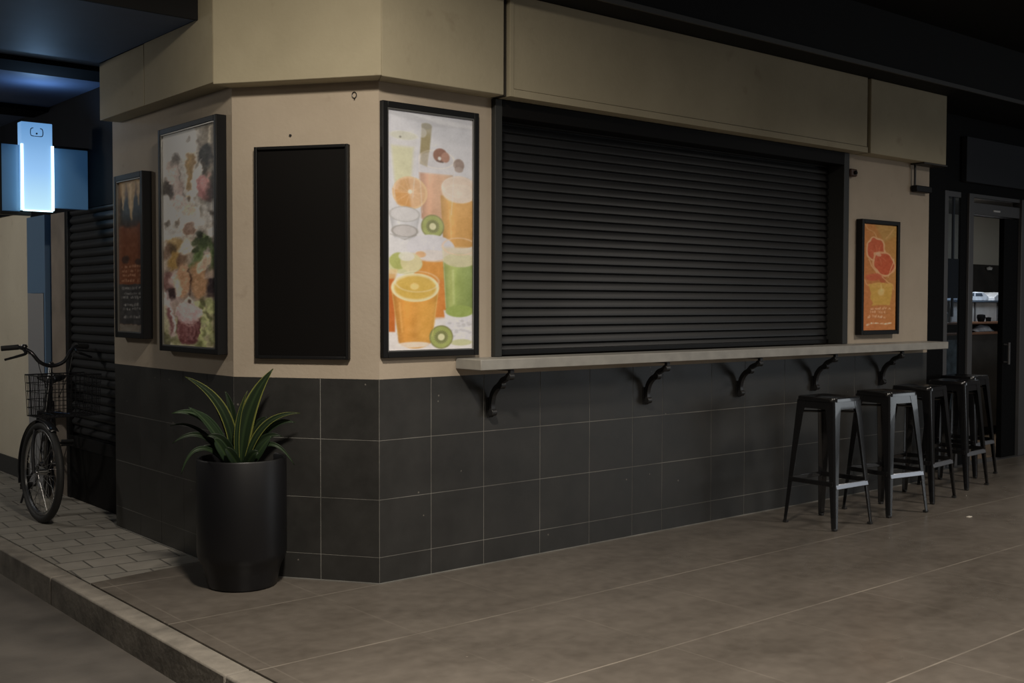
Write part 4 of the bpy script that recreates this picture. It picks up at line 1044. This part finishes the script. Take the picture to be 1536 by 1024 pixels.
bm = newbm(); k0 = bb + fr * .12 - axR * .04; tube(bm, smooth_path([k0, k0 - axR * .08 - Vector((0, 0, .12)), k0 - axR * .13 - Vector((0, 0, k0.z - .008))], 4), .008, 8); obj('kickstand', bm, M['bike'], BX)

# ------------------------------------------------------------------ shop on the right
Y0 = .26
bm = newbm(); box(bm, 5.182, 5.864, .24, .40, 0, 3.035)
struct('pillar', bm, M['black'], label='black pillar between the kiosk and the shop window', cat='pillar')
bm = newbm(); box(bm, 5.864, 16, Y0 + .02, .4, 2.375, 3.035)
struct('wall_shop', bm, M['black'], label='black wall above the shop entrance', cat='wall')
bm = newbm(); box(bm, 6.20, 9.5, Y0 - .03, Y0 + .019, 2.47, 2.86)
tag(obj('sign_panel', bm, M['signpanel'], None, .004, origin=(7.5, Y0, 2.47)), 'blank blue grey sign panel above the shop doorway', 'sign')
w1 = bpy.data.objects.new('window_1', None); C.objects.link(w1); w1['kind'] = 'structure'; w1['label'] = 'narrow shop window with grey mullion left of the doorway'; w1['category'] = 'window'
bm = newbm(); box(bm, 5.866, 5.93, Y0 - .018, Y0 + .02, .002, 2.375); obj('mullion', bm, M['mull'], w1, .003)
bm = newbm(); box(bm, 6.166, 6.281, Y0 + .002, Y0 + .02, .002, 2.375); obj('black_stile', bm, M['black'], w1)
bm = newbm(); box(bm, 5.93, 6.166, Y0, Y0 + .02, 2.33, 2.375); box(bm, 5.93, 6.166, Y0, Y0 + .02, .002, .12); obj('rail', bm, M['mull'], w1)
bm = newbm(); box(bm, 5.93, 6.166, Y0 + .004, Y0 + .008, .12, 2.33); obj('pane', bm, M['glass'], w1)
bm = newbm(); box(bm, 5.935, 6.15, Y0 + .010, Y0 + .012, .5, 1.10); obj('frosted_film', bm, M['film'], w1)
bm = newbm(); box(bm, 5.94, 6.16, Y0 + .010, Y0 + .012, 1.46, 1.80); obj('tinted_film', bm, M['signpanel'], w1)
bm = newbm(); box(bm, 6.07, 6.09, Y0 + .013, Y0 + .03, 1.3, 2.33); obj('inner_mullion', bm, M['mull'], w1)
d1 = bpy.data.objects.new('door_1', None); C.objects.link(d1); d1['kind'] = 'structure'; d1['label'] = 'open dark shop doorway with grey frame at the right edge'; d1['category'] = 'door'
bm = newbm(); box(bm, 6.283, 6.362, Y0 - .018, Y0 + .04, .002, 2.375); obj('jamb', bm, M['mull'], d1, .003)
bm = newbm(); box(bm, 7.227, 7.346, Y0 - .03, Y0 + .06, .002, 2.375); obj('jamb', bm, M['mull'], d1, .003)
bm = newbm(); box(bm, 6.362, 7.227, Y0 - .01, Y0 + .08, 2.20, 2.30); hr = obj('header_rail', bm, M['mull'], d1, .003)
bm = newbm(); box(bm, 6.72, 6.84, Y0 - .016, Y0 - .0095, 2.235, 2.25); obj('sensor', bm, M['white'], hr)  # pale tag: the rail's bright glint put in as a white piece
bm = newbm(); box(bm, 6.362, 7.227, Y0 - .01, Y0 + .04, 2.345, 2.375); obj('head', bm, M['mull'], d1)
bm = newbm(); box(bm, 6.955, 7.225, Y0 + .0, Y0 + .05, .004, 2.19); lf = obj('door_leaf', bm, M['black'], d1, .003)
bm = newbm(); tube(bm, [(6.985, Y0 - .045, .86), (6.985, Y0 - .045, 1.06)], .012, 10)
for z in (.88, 1.04): tube(bm, [(6.985, Y0 - .045, z), (6.985, Y0 + .002, z)], .008, 8)
obj('handle', bm, M['mull'], lf, smooth=True)
bm = newbm(); box(bm, 7.348, 10, Y0, Y0 + .05, .12, .95)
struct('wall_panel', bm, M['cream2'], label='pale panel just right of the shop doorway', cat='wall')
bm = newbm(); box(bm, 5.87, 10, Y0 - .05, Y0 + .08, .0004, .003)
struct('threshold', bm, M['mull'], label='grey threshold strip across the shop entrance', cat='floor')
# interior
bm = newbm(); box(bm, 5.9, 15, Y0 + .1, 4.0, .0005, .004)
struct('floor_shop', bm, M['intfloor'], label='warm brown floor inside the shop doorway', cat='floor')
bm = newbm(); box(bm, 5.4, 15, 2.6, 2.75, 1.93, 2.6)
struct('wall_shop_upper', bm, M['cream2'], label='pale upper back wall inside the shop', cat='wall')
bm = newbm(); box(bm, 5.4, 15, 2.58, 2.75, 0, 1.93); box(bm, 14.9, 15, .4, 2.6, 0, 2.6); box(bm, 5.4, 5.5, .4, 2.6, 0, 2.6)
struct('wall_shop_lower', bm, M['intdark'], label='dark lower back wall inside the shop', cat='wall')
bm = newbm(); box(bm, 5.4, 15, .4, 2.75, 2.55, 2.65)
struct('ceiling_shop', bm, M['intdark'], label='dark ceiling inside the shop', cat='ceiling')
yc = 1.2
t = thing('service_counter', 'dark service counter with wooden edges inside the shop doorway', 'counter', (8.6, yc, .004))
bm = newbm(); box(bm, 7.1, 10.6, yc + .06, yc + .6, .004, .1); obj('plinth', bm, M['black'], t)
bm = newbm(); box(bm, 7.05, 10.6, yc, yc + .6, .1, 1.09); obj('body', bm, M['intdark'], t)
bm = newbm(); box(bm, 7.03, 10.62, yc - .02, yc + .62, 1.09, 1.115); obj('wooden_top', bm, M['wood'], t, .003)
bm = newbm(); box(bm, 7.05, 10.6, yc + .3, yc + .6, 1.115, 1.2); obj('shelf_back', bm, M['black'], t)
bm = newbm(); box(bm, 7.03, 10.62, yc - .01, yc + .62, 1.2, 1.222); obj('upper_shelf', bm, M['wood'], t, .003)
t = thing('display_case', 'pale frosted display case standing on the shop counter', 'display case', (8.7, yc + .2, 1.222))
bm = newbm(); box(bm, 7.5, 10.2, yc + .14, yc + .44, 1.223, 1.43); obj('frosted_body', bm, M['casegrey'], t, .004)
bm = newbm(); box(bm, 7.46, 10.24, yc + .1, yc + .48, 1.43, 1.447); obj('glass_top', bm, M['plasticdark'], t, .003)
bm = newbm()
for k in range(6): box(bm, 7.5 + .5 * k, 7.512 + .5 * k, yc + .125, yc + .139, 1.223, 1.43)
obj('post', bm, M['mull'], t)
def tub(x, w, label):
    t = thing('plastic_tub', label, 'container', (x, yc + .25, 1.4475))
    bm = newbm(); h = .095
    P = [(-w, 0), (w, 0), (w, .045), (w * .62, h), (-w * .55, h), (-w, .04)]
    slab(bm, [Vector((x + a, yc + .14, 1.448 + b)) for a, b in P], (0, .2, 0)); o = obj('lid', bm, M['plasticwhite'], t, .008)
    bm = newbm()
    for a0, a1 in ((-.55, -.08), (.02, .52)): slab(bm, [Vector((x + a0 * w * 1.15, yc + .137, 1.448 + .05)), Vector((x + a1 * w * 1.05, yc + .137, 1.448 + .05)), Vector((x + a1 * w * .9, yc + .137, 1.448 + .083)), Vector((x + a0 * w * .9, yc + .137, 1.448 + .083))], (0, .004, 0))
    obj('facet', bm, M['plasticdark'], t)
tub(8.52, .30, 'clear plastic lidded tub on the display case seen through the doorway')
tub(9.2, .26, 'clear plastic tub farther right on the display case, half behind the door leaf')
tub(7.92, .16, 'small clear plastic tub on the display case behind the narrow window')
def small(name, label, cat, x, y, z, prof, mat, seg=16):
    bm = newbm(); lathe(bm, prof, (x, y, z), seg); return tag(obj(name, bm, M[mat], None, smooth=True, origin=(x, y, z)), label, cat)
small('cup', 'small dark cup on the counter shelf before the case, left one', 'cup', 8.50, yc + .06, 1.2225, [(0, 0), (.03, 0), (.045, .05), (.04, .075), (.02, .08), (0, .08)], 'black')
small('cup', 'small dark squat cup on the counter shelf before the case, right one', 'cup', 8.66, yc + .06, 1.2225, [(0, 0), (.025, 0), (.03, .045), (0, .05)], 'black')
bm = newbm(); rows = []
for a, h in ((-.2, .015), (-.1, .045), (.02, .07), (.15, .065), (.2, .03)):
    rows.append([bm.verts.new((8.58 + a, yc + .12 + q * .07, 1.1205 + max(0, h * (1 - q * q)))) for q in (-1, -.5, 0, .5, 1)])
for A, B in zip(rows, rows[1:]):
    for k in range(4): bm.faces.new((A[k], A[k + 1], B[k + 1], B[k]))
for k in (0,): pass
o = obj('folded_cloth', bm, M['plasticwhite'], None, smooth=True, origin=(8.58, yc + .12, 1.1155)); md = o.modifiers.new('t', 'SOLIDIFY'); md.thickness = .004
tag(o, 'crumpled bluish white cloth in the open counter shelf', 'cloth')
for i, (x, h, r, mt, nm) in enumerate(((7.62, .2, .035, 'casegrey', 'pale slim bottle at the left end of the counter shelf'), (7.72, .16, .045, 'film', 'mottled jar on the counter shelf behind the narrow window'), (7.83, .22, .033, 'casegrey', 'tall pale bottle on the counter shelf behind the narrow window'))):
    o = small('bottle' if i != 1 else 'jar', nm, 'bottle' if i != 1 else 'jar', x, yc + .06, 1.2225, [(0, 0), (r, 0), (r, h * .6), (r * .45, h * .78), (r * .45, h), (0, h)], mt)
small('jar', 'mustard yellow jar in the open counter shelf behind the narrow window', 'jar', 7.66, yc + .1, 1.1155, [(0, 0), (.05, 0), (.055, .03), (.045, .07), (0, .075)], 'yellow')
small('ceiling_spot', 'tiny pale wall light on the dark back wall of the shop', 'lamp', 11.2, 2.54, 1.86, [(0, 0), (.03, .0), (.04, .03), (0, .05)], 'white')

# ------------------------------------------------------------------ lights
def area(name, loc, target, size, power, col, sy=None):
    l = bpy.data.lights.new(name, 'AREA'); l.energy = power; l.color = col; l.size = size
    if sy: l.shape = 'RECTANGLE'; l.size_y = sy
    else: l.shape = 'DISK'
    o = bpy.data.objects.new(name, l); C.objects.link(o); o.location = loc
    o.rotation_euler = (Vector(target) - Vector(loc)).to_track_quat('-Z', 'Y').to_euler(); return o
area('ceiling_lamp', (-1.35, -2.2, 3.40), (-1.05, -1.5, 0), .36, 100, (1., .905, .77)).data.spread = math.radians(150)
sl_ = bpy.data.lights.new('corner_spot', 'SPOT'); sl_.energy = 40; sl_.color = (1., .90, .72); sl_.spot_size = math.radians(46); sl_.spot_blend = .8; sl_.shadow_soft_size = .08
so_ = bpy.data.objects.new('corner_spot', sl_); C.objects.link(so_); so_.location = (-1.9, -1.0, 3.2); so_.rotation_euler = (Vector((-.33, .22, 2.72)) - Vector(so_.location)).to_track_quat('-Z', 'Y').to_euler()
area('concourse_fill', (1.2, -4.2, 3.42), (1.2, -4.0, 0), 1.2, 74, (1., .91, .80)).data.spread = math.radians(150)  # unseen lamp added overhead as general fill
area('concourse_fill', (5.0, -3.4, 3.42), (5.0, -3.2, 0), .9, 82, (1., .91, .80)).data.spread = math.radians(150)  # second unseen lamp, added to brighten the right end of the wall
area('left_fill', (-4.9, -1.4, 3.3), (-.5, 1.0, 1.5), .7, 6, (1., .90, .76))  # unseen fill added to lift the side wall and its posters
area('cool_right_fill', (12.5, -9.9, 2.1), (3.5, -.6, .7), 4.2, 84, (.88, .95, 1.), 2.8)  # unseen soft light, added for stool highlights and tile sheen
area('lane_lamp', (-3.2, 4.3, 2.76), (-.4, 5.2, 1.0), .5, 40, (1., .95, .86))
area('sign_spill_fill', (-.67, 3.04, 2.63), (-.67, 2.95, 2.85), .12, 1.5, (.35, .62, 1.), .06)  # extra light added to boost the sign's blue spill on the ceiling
area('shop_lamp', (8.4, 1.35, 2.5), (8.8, 1.7, 1.3), .6, 16, (1., .93, .82))
area('shop_case_lamp', (8.3, 1.0, 1.95), (8.4, 1.6, 1.4), .3, 4.5, (.8, .9, 1.))

w = bpy.data.worlds.new('dim'); S.world = w; w.use_nodes = True
bg = w.node_tree.nodes['Background']; bg.inputs[0].default_value = (.75, .74, .72, 1); bg.inputs[1].default_value = .035

# ------------------------------------------------------------------ camera
f, yaw, pit, rol = 1683.72, math.radians(40.1802), math.radians(-1.8944), math.radians(.1042)
fw = Vector((math.sin(yaw) * math.cos(pit), math.cos(yaw) * math.cos(pit), math.sin(pit)))
r = Vector((math.cos(yaw), -math.sin(yaw), 0)); u = r.cross(fw)
r2 = r * math.cos(rol) + u * math.sin(rol); u2 = u * math.cos(rol) - r * math.sin(rol)
cd = bpy.data.cameras.new('camera'); cd.sensor_width = 36; cd.lens = f / 1536 * 36; cd.clip_start = .05
co = bpy.data.objects.new('camera', cd); C.objects.link(co)
co.matrix_world = Matrix(((r2.x, u2.x, -fw.x, -3.09096), (r2.y, u2.y, -fw.y, -4.68286), (r2.z, u2.z, -fw.z, 1.4), (0, 0, 0, 1)))
S.camera = co
S.view_settings.view_transform = 'Standard'; S.view_settings.look = 'None'; S.view_settings.exposure = 0; S.view_settings.gamma = 1
S.view_settings.use_curve_mapping = False
